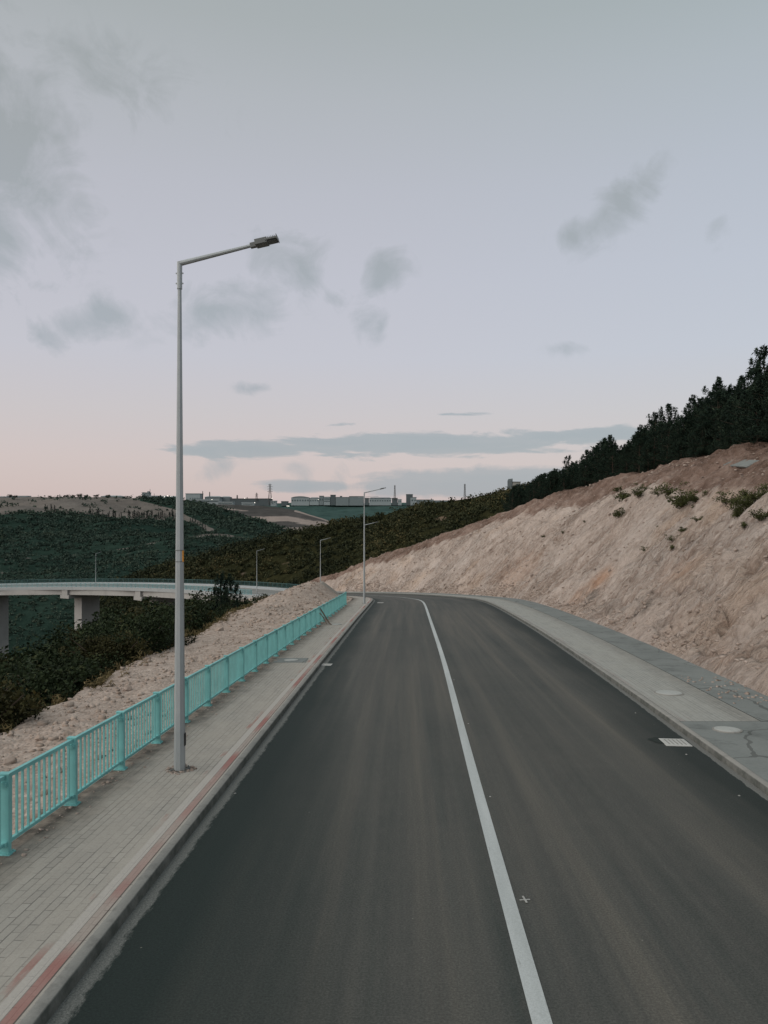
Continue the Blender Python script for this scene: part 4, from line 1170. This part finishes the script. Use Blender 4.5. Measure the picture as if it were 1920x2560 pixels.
for s in piers:
    a = at_s(LL, s); nn = n_s(s); z = z_s(s); rz = math.atan2(nn[1], nn[0])
    c = a + nn * 5.7
    base = Vector((c[0] - VO[0], c[1] - VO[1], -VO[2]))
    R = Matrix.Rotation(rz, 3, 'Z')
    m = MB(); h0, h1 = -46, z - 3.0
    m.box(base + Vector((0, 0, (h0 + h1) / 2)), (6.4, 3.0, h1 - h0), M=R)
    pr = m.build('pier', M['viaduct'], via, bevel=.12)
    m = MB()
    m.box(base + Vector((0, 0, z - 2.56)), (15.6, 3.4, .95), M=R)
    for d in (-7.3, 7.3): m.box(base + R @ Vector((d, 0, z - 1.35)), (.9, 2.2, 1.46), M=R)
    m.build('pier_cap', M['viaduct'], pr, bevel=.05)
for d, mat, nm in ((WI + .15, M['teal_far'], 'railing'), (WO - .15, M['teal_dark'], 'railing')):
    m = MB()
    def vp(s, h):
        a = at_s(LL, s) + n_s(s) * d; return (a[0] - VO[0], a[1] - VO[1], z_s(s) + h - VO[2])
    ss = np.arange(V0 + (9 if d < 0 else 16), V1 - 2, 2.0)
    for s in ss:
        m.bar(vp(s, .18), vp(s, 1.28), .12, .10, up=(1, 0, 0))
        m.bar(vp(s, 1.22), vp(s + 2, 1.22), .06, .08); m.bar(vp(s, .34), vp(s + 2, .34), .06, .05)
        for k in range(1, 10): m.bar(vp(s + .2 * k, .34), vp(s + .2 * k, 1.2), .035, .035, up=(1, 0, 0))
    m.build(nm, mat, via)

# ------------------------------------------------------------------ far buildings and masts on the ridge (depth 1900 m, 1 photo pixel = 1.03 m)
BD0 = 1900.0; U = BD0 / F
def wx(px, D=BD0): return (px - CX) / F * D
def wz(py, D=BD0): return CAMZ - (py - CY) / F * D
def building(x0, x1, ytop, ybot, D, depth, wall, label, roof=None, roofmat='b_roof', bands=(), cols=0, towers=(), cat='building', name='building'):
    k = D / F
    cx_, w_ = wx((x0 + x1) / 2, D), (x1 - x0) * k
    zb, zt = wz(ybot, D) - 6, wz(ytop, D)
    root = empty(name, (cx_, D, zb), 0, label, cat)
    H = zt - zb
    rh = H * .0
    m = MB(); m.box((0, depth / 2, H / 2), (w_, depth, H)); m.build('wall', M[wall], root)
    if roof == 'gable':
        r = 2.6 * k; m = MB(); m.add([(-w_ / 2 - 1, -1, H), (w_ / 2 + 1, -1, H), (w_ / 2 + 1, depth + 1, H), (-w_ / 2 - 1, depth + 1, H), (-w_ / 2 + 4, depth / 2, H + r), (w_ / 2 - 4, depth / 2, H + r)],
              [(0, 1, 5, 4), (1, 2, 5), (2, 3, 4, 5), (3, 0, 4), (3, 2, 1, 0)]); m.build('roof', M[roofmat], root)
    elif roof == 'arch':
        m = MB(); n_ = 12; r = 3.6 * k
        prof = [(-w_ / 2 + w_ * i / n_, H + r * math.sin(math.pi * i / n_) ** .7) for i in range(n_ + 1)]
        P = [(x, -1, z) for x, z in prof] + [(x, depth + 1, z) for x, z in prof]; c = n_ + 1
        m.add(P, [(i, i + 1, c + i + 1, c + i) for i in range(n_)] + [tuple(range(n_ + 1))[::-1], tuple(range(c, 2 * c))]); m.build('roof', M[roofmat], root)
    else:
        m = MB(); m.box((0, depth / 2, H + .6), (w_ + 1.2, depth + 1.2, 1.2)); m.build('roof', M[roofmat], root)
    for (f0, f1, g0, g1) in bands:
        m = MB(); m.box(((f0 + f1 - 1) / 2 * w_, -.15, 6 + (H - 6) * (g0 + g1) / 2), ((f1 - f0) * w_, .5, (H - 6) * (g1 - g0))); m.build('window', M['b_glass'], root)
    for i in range(cols):
        m = MB(); m.box((w_ * (-.5 + (i + .5) / cols), -.15, 6 + (H - 6) * .5), (w_ / cols * .5, .5, (H - 6) * .28)); m.build('window', M['b_glass'], root)
    for (f0, f1, yt, mt) in towers:
        h = wz(yt, D) - zt; m = MB(); m.box(((f0 + f1 - 1) / 2 * w_, depth * .4, H + h / 2), ((f1 - f0) * w_, min(depth * .5, 14), h)); m.build('tower', M[mt], root)
    return root
b = building
b(355, 372, 1232.5, 1247, 1450, 14, 'b_grey', 'pale factory block with a slim tower left of the nearest lamp pole', None, 'b_grey', cols=3, towers=((.02, .25, 1230.5, 'b_grey'), (.72, 1.0, 1228, 'b_grey')))
b(373, 391, 1240.5, 1247, 1450, 16, 'b_white', 'low pale annexe joined right of the slim factory tower', None, 'b_white', cols=4)
b(392, 417, 1242, 1248, 1450, 18, 'b_white', 'low white shed under the lights left of the lamp pole', 'gable', 'b_white', cols=5)
b(419, 446, 1242.5, 1249, 1450, 18, 'b_white', 'low white shed closest to the left of the lamp pole', 'gable', 'b_white', cols=5)
b(464, 500, 1235, 1249, 1450, 26, 'b_white', 'tall white hall with dark doors just right of the lamp pole', None, 'b_grey', bands=((.30, .36, .05, .3), (.47, .53, .05, .3), (.62, .68, .05, .3), (.77, .83, .05, .3), (.9, .95, .05, .3)))
b(467, 548, 1249.5, 1257.5, 1400, 24, 'b_white', 'long white low building with a dark window strip below the tall hall', None, 'b_white', bands=((.06, .98, .35, .72),))
b(512, 550, 1242.5, 1250, 1500, 24, 'b_grey', 'grey hall with a ridged roof right of the tall white hall', 'gable', 'b_white')
b(551, 574, 1243, 1250, 1520, 24, 'b_grey', 'grey hall with pale gable left of the long dark hall', 'gable', 'b_white')
b(575, 674, 1247.5, 1257, 1500, 40, 'b_dark', 'long dark flat hall left of the big lattice pylon', None, 'b_roof')
b(544, 582, 1256, 1260.5, 1330, 16, 'b_white', 'thin white strip of low sheds below the long dark hall', None, 'b_white', bands=((.05, .95, .2, .55),))
b(604, 634, 1257.5, 1262, 1330, 16, 'b_white', 'small low white shed at the top of the quarry slope', None, 'b_white', bands=((.1, .9, .2, .5),))
b(676, 690, 1253, 1258, 1500, 16, 'b_white', 'little white building beneath the big lattice pylon', None, 'b_white', cols=2)
b(703, 719, 1254, 1259, BD0, 18, 'b_dark', 'small dark shed between the pylon and the arched hall', None, 'b_dark')
b(728, 773, 1244, 1258, BD0, 40, 'b_white', 'pale hall with a curved roof left of the second lamp', 'arch', 'b_grey', cols=7)
b(774, 797, 1245.5, 1257, BD0, 36, 'b_white', 'pale low wing right of the curved roof hall', 'gable', 'b_grey', cols=4)
b(798, 808, 1240.5, 1257, BD0, 22, 'b_grey', 'narrow grey block at the right of the curved roof hall', None, 'b_dark', cols=2)
b(809, 825, 1243, 1257, BD0, 22, 'b_white', 'white block with dark window bands between two towers', None, 'b_grey', bands=((.05, .95, .2, .38), (.05, .95, .58, .78)))
b(826, 838, 1238, 1257, BD0, 22, 'b_dark', 'dark brown square tower left of the big plain hall', None, 'b_dark')
b(839, 872, 1243.5, 1258, BD0, 50, 'b_grey', 'left lower half of the big plain grey hall', None, 'b_grey', towers=((.30, .46, 1239.5, 'b_dark'),))
b(873, 908, 1241.5, 1258, BD0, 50, 'b_grey', 'right higher half of the big plain grey hall beside the lamp pole', None, 'b_dark')
b(912, 922, 1246, 1257, BD0, 20, 'b_dark', 'small dark block just right of the second lamp pole', None, 'b_dark')
b(923, 978, 1246, 1257.5, BD0, 40, 'b_white', 'long white hall with a dark roof right of the second lamp pole', 'gable', 'b_dark', cols=9)
b(980, 994, 1246, 1257.5, BD0, 24, 'b_dark', 'low dark block at the foot of the thin mast', None, 'b_roof')
b(995, 1004, 1249, 1257.5, BD0, 24, 'b_white', 'small white block right of the thin mast', None, 'b_white', cols=2)
b(1016, 1032, 1236.5, 1257.5, BD0, 26, 'b_dark', 'tall dark box shaped building right of the thin mast', None, 'b_dark')
b(1027, 1041, 1244, 1257.5, BD0 - 30, 18, 'b_white', 'white building with dark top against the tall dark box', None, 'b_dark', cols=2)
b(1042, 1084, 1250, 1257.5, BD0, 24, 'b_white', 'long low white shed right of the tall dark box', None, 'b_dark', cols=10)
b(1085, 1122, 1252, 1258, BD0, 24, 'b_grey', 'farthest right low shed meeting the wooded spur', None, 'b_white', cols=8)
b(-2, 8, 1243, 1247, 1010, 10, 'b_white', 'low white building cut by the left edge on the far ridge', None, 'b_white', cols=2)
b(14, 32, 1242, 1247, 1010, 10, 'b_white', 'low white building beside small trees on the far ridge at left', 'gable', 'b_white', cols=3)
b(40, 68, 1241.5, 1247, 1010, 10, 'b_white', 'longer flat white building second from the trees at far left', None, 'b_white', cols=4)
b(252, 304, 1241, 1246, 1010, 14, 'b_grey', 'low long greyish roofed shed on the middle of the far ridge', 'gable', 'b_white', cols=5)
# half built house on the wooded spur
hs = empty('house', (wx(1284, 250), 251, wz(1224, 250) - 1.5), .2, 'unfinished pale house with a tall end wall on the wooded spur', 'house')
m = MB(); m.box((.4, 0, 2.0), (2.9, 4, 4.0)); m.build('wall', M['b_cream'], hs)
m = MB(); m.add([(-1.25, -2, 0), (-.95, -2, 0), (-.95, -2, 4.2), (-.95, -2, 5.2), (-1.25, -2, 4.6), (-1.25, 2, 0), (-.95, 2, 0), (-.95, 2, 4.2), (-.95, 2, 5.2), (-1.25, 2, 4.6)],
      [(0, 1, 2, 3, 4), (9, 8, 7, 6, 5), (0, 4, 9, 5), (4, 3, 8, 9), (3, 2, 7, 8), (2, 1, 6, 7)]); m.build('end_wall', M['b_dark'], hs)
m = MB(); m.box((.7, -2.02, 2.9), (.7, .1, 1.0)); m.build('window', M['b_glass'], hs)
m = MB(); m.box((.4, 0, 4.08), (3.2, 4.3, .16)); m.build('roof', M['b_roof'], hs)

def lattice(px, ytop, ybot, D, wb, wt, label, name, arms=(), cat='mast', mid=None):
    k = D / F; zb, zt = wz(ybot, D) - 3, wz(ytop, D); H = zt - zb
    root = empty(name, (wx(px, D), D, zb), .3, label, cat)
    m = MB(); n_ = max(4, int(H / (wb * 1.1)))
    def W(f): return (wb + (wt - wb) * min(1, f / .75)) / 2
    for i in range(n_):
        f0, f1 = i / n_, (i + 1) / n_; a, c = W(f0), W(f1)
        for sx, sy in ((-1, -1), (1, -1), (1, 1), (-1, 1)):
            m.bar((sx * a, sy * a, f0 * H), (sx * c, sy * c, f1 * H), .45, .45)
            m.bar((sx * a, sy * a, f0 * H), (-sy * c, sx * c, f1 * H), .28, .28)
            m.bar((sx * c, sy * c, f1 * H), (-sy * c, sx * c, f1 * H), .28, .28)
    m.build('lattice', M['lattice'], root)
    for h, l in arms:
        m = MB()
        for sx in (-1, 1):
            m.bar((0, 0, h * H), (sx * l, 0, h * H), .4, .4); m.bar((0, 0, h * H + 2), (sx * l, 0, h * H), .3, .3)
        m.build('crossarm', M['lattice'], root)
    return root
lattice(675, 1210, 1256, 1500, 7.5, 2.4, 'tall lattice pylon with crossarms in the middle of the ridge', 'pylon', ((.62, 5.5), (.74, 5.5), (.86, 5.5), (.95, 4)), 'pylon')
lattice(641.5, 1232, 1249, 1500, 4.5, 1.6, 'small lattice pylon left of the tall pylon', 'pylon', ((.6, 3.2), (.8, 3.2)), 'pylon')
lattice(987, 1213, 1248, BD0, 4.6, 2.2, 'thin lattice mast above the halls right of the second lamp', 'radio_mast')
lattice(1162, 1210, 1250, 1700, 4.4, 2.2, 'thin lattice mast standing behind the wooded spur', 'radio_mast')
for px, yt, yb, r, D, lab in [(505.5, 1227, 1249, .9, 1450, 'tallest thin chimney right of the tall white hall'), (523, 1229, 1245, 1.2, 1500, 'stout chimney on the grey ridged hall'), (592, 1237, 1249, 1.6, 1500, 'short thick chimney on the long dark hall'),
                         (617, 1242, 1250, 1.0, 1500, 'shortest chimney left of the small pylon'), (373.5, 1222, 1232, .5, 1451, 'needle chimney on the slim factory tower'), (384, 1233, 1244, .5, 1450, 'thin flue on the low annexe of the factory'), (433, 1239, 1246, .9, 1452, 'dark stub chimney among the sheds left of the lamp pole')]:
    m = MB(); zb = wz(yb, D); m.cone((0, 0, 0), (0, 0, wz(yt, D) - zb), r, r * .75, 10); o = m.build('chimney', M['lattice']); o.location = (wx(px, D), D + 4, zb - .5); tag(o, lab, 'chimney')
# floodlights burning at the works
for px, py, D, lab in [(403, 1240.5, 1430, 'lit floodlight above the low annexe'), (411, 1242, 1430, 'lit floodlight over the white shed'), (419, 1239.5, 1430, 'highest lit floodlight between the two white sheds'), (426, 1241, 1430, 'lit floodlight on the second white shed'),
                  (530, 1249, 1390, 'lit floodlight over the long white low building'), (531, 1261.5, 1330, 'lit floodlight lowest on the slope below the works'), (612, 1245.5, 1490, 'bright floodlight on the long dark hall'), (637, 1256.5, 1320, 'floodlight by the white shed on the quarry top'), (680, 1246, 1490, 'floodlight beside the tall pylon'), (796, 1249, 1880, 'floodlight at the narrow grey block'),
                  (718, 1265, 1225, 'left of two lamps low on the ridge'), (722, 1265, 1225, 'right of two lamps low on the ridge')]:
    root = empty('floodlight', (wx(px, D), D, wz(py, D) - 5), 0, lab, 'floodlight')
    m = MB(); m.cone((0, 0, -4), (0, 0, 5), .14, .10, 6); m.build('pole', M['lattice'], root)
    m = MB(); m.box((0, -.3, 5), (1.0, .4, .8)); m.build('lamp', M['lit'], root)

# cypresses and small trees on the far hill
def make_cypress(seed):
    root = empty('cypress_tree', (0, 0, -500)); rg = np.random.default_rng(seed)
    C = []; R = []
    for k in range(16):
        f = (k + .5) / 16; C.append((rg.normal() * .015, rg.normal() * .015, .08 + .9 * f)); R.append(.075 * math.sin(math.pi * (.12 + .86 * f)) + .015)
    V, Fc, t = leaf_quads(C, R, 16, .07, seed, 1.2, .5); obj_from('crown', V, Fc, M['cypress'], root, attrs={'tint': t})
    m = MB(); m.cone((0, 0, -.05), (0, 0, .3), .018, .012, 5); m.build('trunk', M['bark'], root)
    return root
CY_ = [make_cypress(501 + k) for k in range(2)]
def far_px(px, py):
    Q = CX + F * FARP[..., 0] / FARP[..., 1]; W = CY - F * (FARP[..., 2] - CAMZ) / FARP[..., 1]
    d = (Q - px) ** 2 + (W - py) ** 2; k = np.unravel_index(int(np.argmin(d)), d.shape); return FARP[k]
cyp = [(18, 1274, 18), (2, 1272, 12), (64, 1282, 10), (113, 1277, 16), (118, 1278, 14), (128, 1277, 18), (136, 1279, 18), (225, 1287, 20), (231, 1288, 10), (243, 1292, 18), (247, 1292, 22), (257, 1293, 12), (270, 1294, 12), (273, 1293, 16), (284, 1293, 20), (288, 1294, 18), (298, 1296, 12), (303, 1295, 16), (322, 1294, 20), (325, 1294, 14)]
cyp += [(332 + 4.1 * k + random.uniform(-1.5, 1.5), 1293 + random.uniform(-1, 4), random.uniform(9, 21)) for k in range(27)]
cyp += [(476, 1304, 10), (482, 1306, 12), (488, 1309, 14), (495, 1311, 9), (500, 1313, 12), (507, 1316, 11), (513, 1319, 10), (494, 1324, 10), (506, 1326, 11), (530, 1341, 8), (548, 1344, 10), (560, 1346, 9), (572, 1346, 11), (585, 1347, 10), (600, 1347, 9)]
for j, (px, py, hp) in enumerate(cyp):
    p = far_px(px, py); D = p[1]
    o = place(CY_[j % 2], USED, Vector(((px - CX) / F * D, D, p[2] - .5)), hp * D / F + .5, random.uniform(1.2, 1.7))
    lab = ('dark cypress in the close row at the lower edge of the bare slope' if 330 < px < 450 else 'slim dark cypress standing loose on the bare slope at left' if px <= 330 else 'small dark cypress on the pale patches right of the lamp pole')
    tag(o, lab, 'cypress', 'close row of far cypresses' if 330 < px < 450 else 'loose far cypresses' if px <= 330 else 'cypresses on the pale patches')
for j, (px, hp, lab) in enumerate([(26, 8, 'small tree above the low white buildings on the ridge'), (38, 6, 'small tree between two low white buildings on the ridge'), (166, 7, 'leftmost round tree in the middle of the ridge line'), (183, 6, 'second round tree in the middle of the ridge line'),
                       (199, 9, 'tallest round tree in the middle of the ridge line'), (214, 6, 'small tree right of the tallest ridge tree'), (240, 8, 'wind bent tree left of the long greyish shed'), (270, 7, 'tree above the long greyish shed on the ridge'), (318, 5, 'low tree right of the long greyish shed'), (124, 4, 'low bush on the ridge left of the round trees')]):
    D = 948.0; zt = wz(float(np.interp(px, [0, 150, 280, 350], [1243.5, 1242, 1243, 1245])), D)
    o = place(BL[j % 4], USED, Vector((wx(px, D), D, zt - 1.0)), hp * D / F + 1, 1.3); tag(o, lab, 'tree')

# prototypes that were never used
for o in list(bpy.data.objects):
    if o.type == 'EMPTY' and o.parent is None and o.location.z < -400:
        for c in list(o.children_recursive): bpy.data.objects.remove(c)
        bpy.data.objects.remove(o)

# ------------------------------------------------------------------ sky, sun, camera
w = bpy.data.worlds.new('World'); SC.world = w; w.use_nodes = True
nt = w.node_tree; nt.nodes.clear()
class WN(NT):
    def __init__(s, t): s.t = t; s.n = t.nodes
W = WN(nt)
tc = W.node('ShaderNodeTexCoord'); dirv = tc.outputs['Generated']
x, y, z = W.sep(dirv)
el = W.math('ARCSINE', z); az = W.math('ARCTAN2', x, y)
def EL(py): return math.atan((CY - py) / F)
def AZ(px): return math.atan((px - CX) / F)
def rgb(r, g_, b_):
    f = lambda c: (c / 255 / 12.92) if c / 255 <= .04045 else ((c / 255 + .055) / 1.055) ** 2.4
    return (f(r), f(g_), f(b_))
e_n = W.math('DIVIDE', el, .75)
stops = [(0.0, rgb(199, 186, 186)), (EL(1240) / .75, rgb(204, 190, 189)), (EL(1150) / .75, rgb(206, 195, 195)), (EL(1040) / .75, rgb(202, 198, 201)), (EL(900) / .75, rgb(197, 199, 208)),
         (EL(700) / .75, rgb(193, 196, 206)), (EL(480) / .75, rgb(187, 191, 200)), (EL(250) / .75, rgb(179, 185, 190)), (EL(60) / .75, rgb(170, 178, 180)), (1.0, rgb(158, 168, 171))]
grad = W.ramp(e_n, stops)
# a little warmer and paler on the left, cooler on the right
azf = W.ramp(W.math('MULTIPLY_ADD', az, .9, .5), [(.0, (1.02, .985, .975)), (.5, (1.015, .995, .995)), (1.0, (.965, 1.0, 1.01))])
grad = W.mix(1.0, grad, azf, 'MULTIPLY')
cmb = W.node('ShaderNodeCombineXYZ'); W.link(az, cmb.inputs[0]); W.link(el, cmb.inputs[1]); cvec = cmb.outputs[0]
def mapped(sc, rot=0.0, loc=(0, 0, 0)):
    mp = W.node('ShaderNodeMapping'); W.link(cvec, mp.inputs['Vector']); mp.inputs['Scale'].default_value = sc; mp.inputs['Rotation'].default_value = (0, 0, rot); mp.inputs['Location'].default_value = loc
    return mp.outputs['Vector']
puff = W.noise(mapped((1, 1.25, 1), .2), 10.5, 8, .62, 1.0)
puff2 = W.noise(mapped((1, 1, 1), 0, (3.1, 1.7, 0)), 21.0, 6, .6, .5)
pf = W.math('ADD', W.math('MULTIPLY', puff, .70), W.math('MULTIPLY', puff2, .30))
flat = W.noise(mapped((1, 5.5, 1), 0, (1.3, .4, 0)), 9.0, 7, .6, .4)
def blob(px, py, rx, ry, rot=0.0):
    """soft patch of sky centred on a direction"""
    dx = W.math('SUBTRACT', az, AZ(px)); dy = W.math('SUBTRACT', el, EL(py))
    c, s_ = math.cos(rot), math.sin(rot)
    u = W.math('ADD', W.math('MULTIPLY', dx, c), W.math('MULTIPLY', dy, s_)); v = W.math('SUBTRACT', W.math('MULTIPLY', dy, c), W.math('MULTIPLY', dx, s_))
    q = W.math('ADD', W.math('POWER', W.math('ABSOLUTE', W.math('DIVIDE', u, rx / F)), 2.0), W.math('POWER', W.math('ABSOLUTE', W.math('DIVIDE', v, ry / F)), 2.0))
    return W.math('POWER', 2.718, W.math('MULTIPLY', q, -1.0))
def total(lst):
    r = lst[0]
    for b_ in lst[1:]: r = W.math('MAXIMUM', r, b_)
    return r
def scaled(b_, k): return W.math('MULTIPLY', b_, k)
mask = total([blob(10, 470, 190, 250, -.1), blob(-30, 640, 120, 190), scaled(blob(290, 260, 240, 80, -.2), .72), blob(225, 840, 140, 50, .32), scaled(blob(110, 770, 60, 24), .7), blob(560, 785, 170, 72, .2), scaled(blob(710, 660, 120, 75, -.1), .9),
              scaled(blob(965, 680, 65, 75, .2), .85), scaled(blob(845, 740, 40, 40), .6), scaled(blob(920, 800, 60, 60), .55), blob(1540, 555, 115, 55, .72), scaled(blob(1450, 600, 80, 40, .3), .8), scaled(blob(1785, 630, 35, 50), .42), scaled(blob(632, 975, 45, 17), .8), scaled(blob(1440, 880, 80, 22), .5),
              scaled(blob(550, 1170, 60, 30, .4), .6), scaled(blob(750, 1190, 40, 50), .55), scaled(blob(860, 1180, 30, 50), .5)])
dens = W.math('ADD', W.math('MULTIPLY', mask, .95), W.math('MULTIPLY', W.math('SUBTRACT', pf, .5), 3.0))
cl = W.math('MULTIPLY', W.ramp(dens, [(.28, 0.0), (.62, .5), (1.0, 1.0)]), W.ramp(mask, [(.03, 0.0), (.3, 1.0)]))
ccol = W.ramp(e_n, [(EL(1000) / .75, rgb(163, 170, 178)), (EL(800) / .75, rgb(161, 169, 175)), (EL(400) / .75, rgb(156, 162, 163))])
sky = W.mix(W.math('MULTIPLY', cl, .78), grad, ccol)
# flat bands low over the ridge
m1 = total([blob(1060, 1110, 470, 36, .02), scaled(blob(620, 1126, 200, 27, 0), .95), scaled(blob(1450, 1098, 260, 24), .95), scaled(blob(1780, 1100, 300, 26), .8), scaled(blob(1150, 1037, 110, 7), .46), scaled(blob(845, 1062, 80, 10), .5)])
d1 = W.math('ADD', m1, W.math('MULTIPLY', W.math('SUBTRACT', flat, .5), 1.7))
c1 = W.math('MULTIPLY', W.ramp(d1, [(.42, 0.0), (.60, .9), (.9, 1.0)]), W.ramp(m1, [(.05, 0.0), (.3, 1.0)]))
sky = W.mix(W.math('MULTIPLY', c1, .86), sky, rgb(158, 168, 176))
m2 = total([blob(1240, 1206, 420, 44, .03), scaled(blob(760, 1216, 150, 22), .9), scaled(blob(1700, 1200, 400, 50), .95)])
d2 = W.math('ADD', m2, W.math('MULTIPLY', W.math('SUBTRACT', W.math('ADD', W.math('MULTIPLY', flat, .6), W.math('MULTIPLY', puff2, .4)), .5), 1.3))
c2 = W.math('MULTIPLY', W.ramp(d2, [(.40, 0.0), (.62, .9), (.9, 1.0)]), W.ramp(m2, [(.05, 0.0), (.3, 1.0)]))
sky = W.mix(W.math('MULTIPLY', c2, .85), sky, rgb(159, 168, 177))
SUN_EL, SUN_AZ = math.radians(12), math.radians(243)       # the glow of the set sun lies behind the camera, to the left
ns = W.node('ShaderNodeTexSky', sky_type='NISHITA'); ns.sun_disc = False; ns.sun_elevation = math.radians(10); ns.sun_rotation = SUN_AZ
bg1 = W.node('ShaderNodeBackground'); W.link(ns.outputs[0], bg1.inputs['Color']); bg1.inputs['Strength'].default_value = .012
bg2 = W.node('ShaderNodeBackground'); W.link(sky, bg2.inputs['Color']); bg2.inputs['Strength'].default_value = .94
ad = W.node('ShaderNodeAddShader'); W.link(bg1.outputs[0], ad.inputs[0]); W.link(bg2.outputs[0], ad.inputs[1])
wo = W.node('ShaderNodeOutputWorld'); W.link(ad.outputs[0], wo.inputs['Surface'])

sd = bpy.data.lights.new('sun', 'SUN'); sd.energy = 1.85; sd.angle = math.radians(80); sd.color = (1.0, .93, .86)
so = bpy.data.objects.new('sun', sd); COL.objects.link(so)
SE = math.radians(38)
dv = Vector((math.sin(SUN_AZ) * math.cos(SE), math.cos(SUN_AZ) * math.cos(SE), math.sin(SE)))
so.rotation_euler = (-dv).to_track_quat('-Z', 'Y').to_euler()

cd = bpy.data.cameras.new('camera'); co = bpy.data.objects.new('camera', cd); COL.objects.link(co)
cd.sensor_fit = 'VERTICAL'; cd.sensor_height = 36.0; cd.sensor_width = 27.0; cd.lens = 36.0 * F / 2560
cd.clip_start = .1; cd.clip_end = 20000
co.location = (0, 0, CAMZ); co.rotation_euler = (math.radians(90), 0, 0)
SC.camera = co
SC.view_settings.view_transform = 'Standard'; SC.view_settings.look = 'None'; SC.view_settings.exposure = 0
SC.cycles.max_bounces = 4; SC.cycles.diffuse_bounces = 2; SC.cycles.use_denoising = True
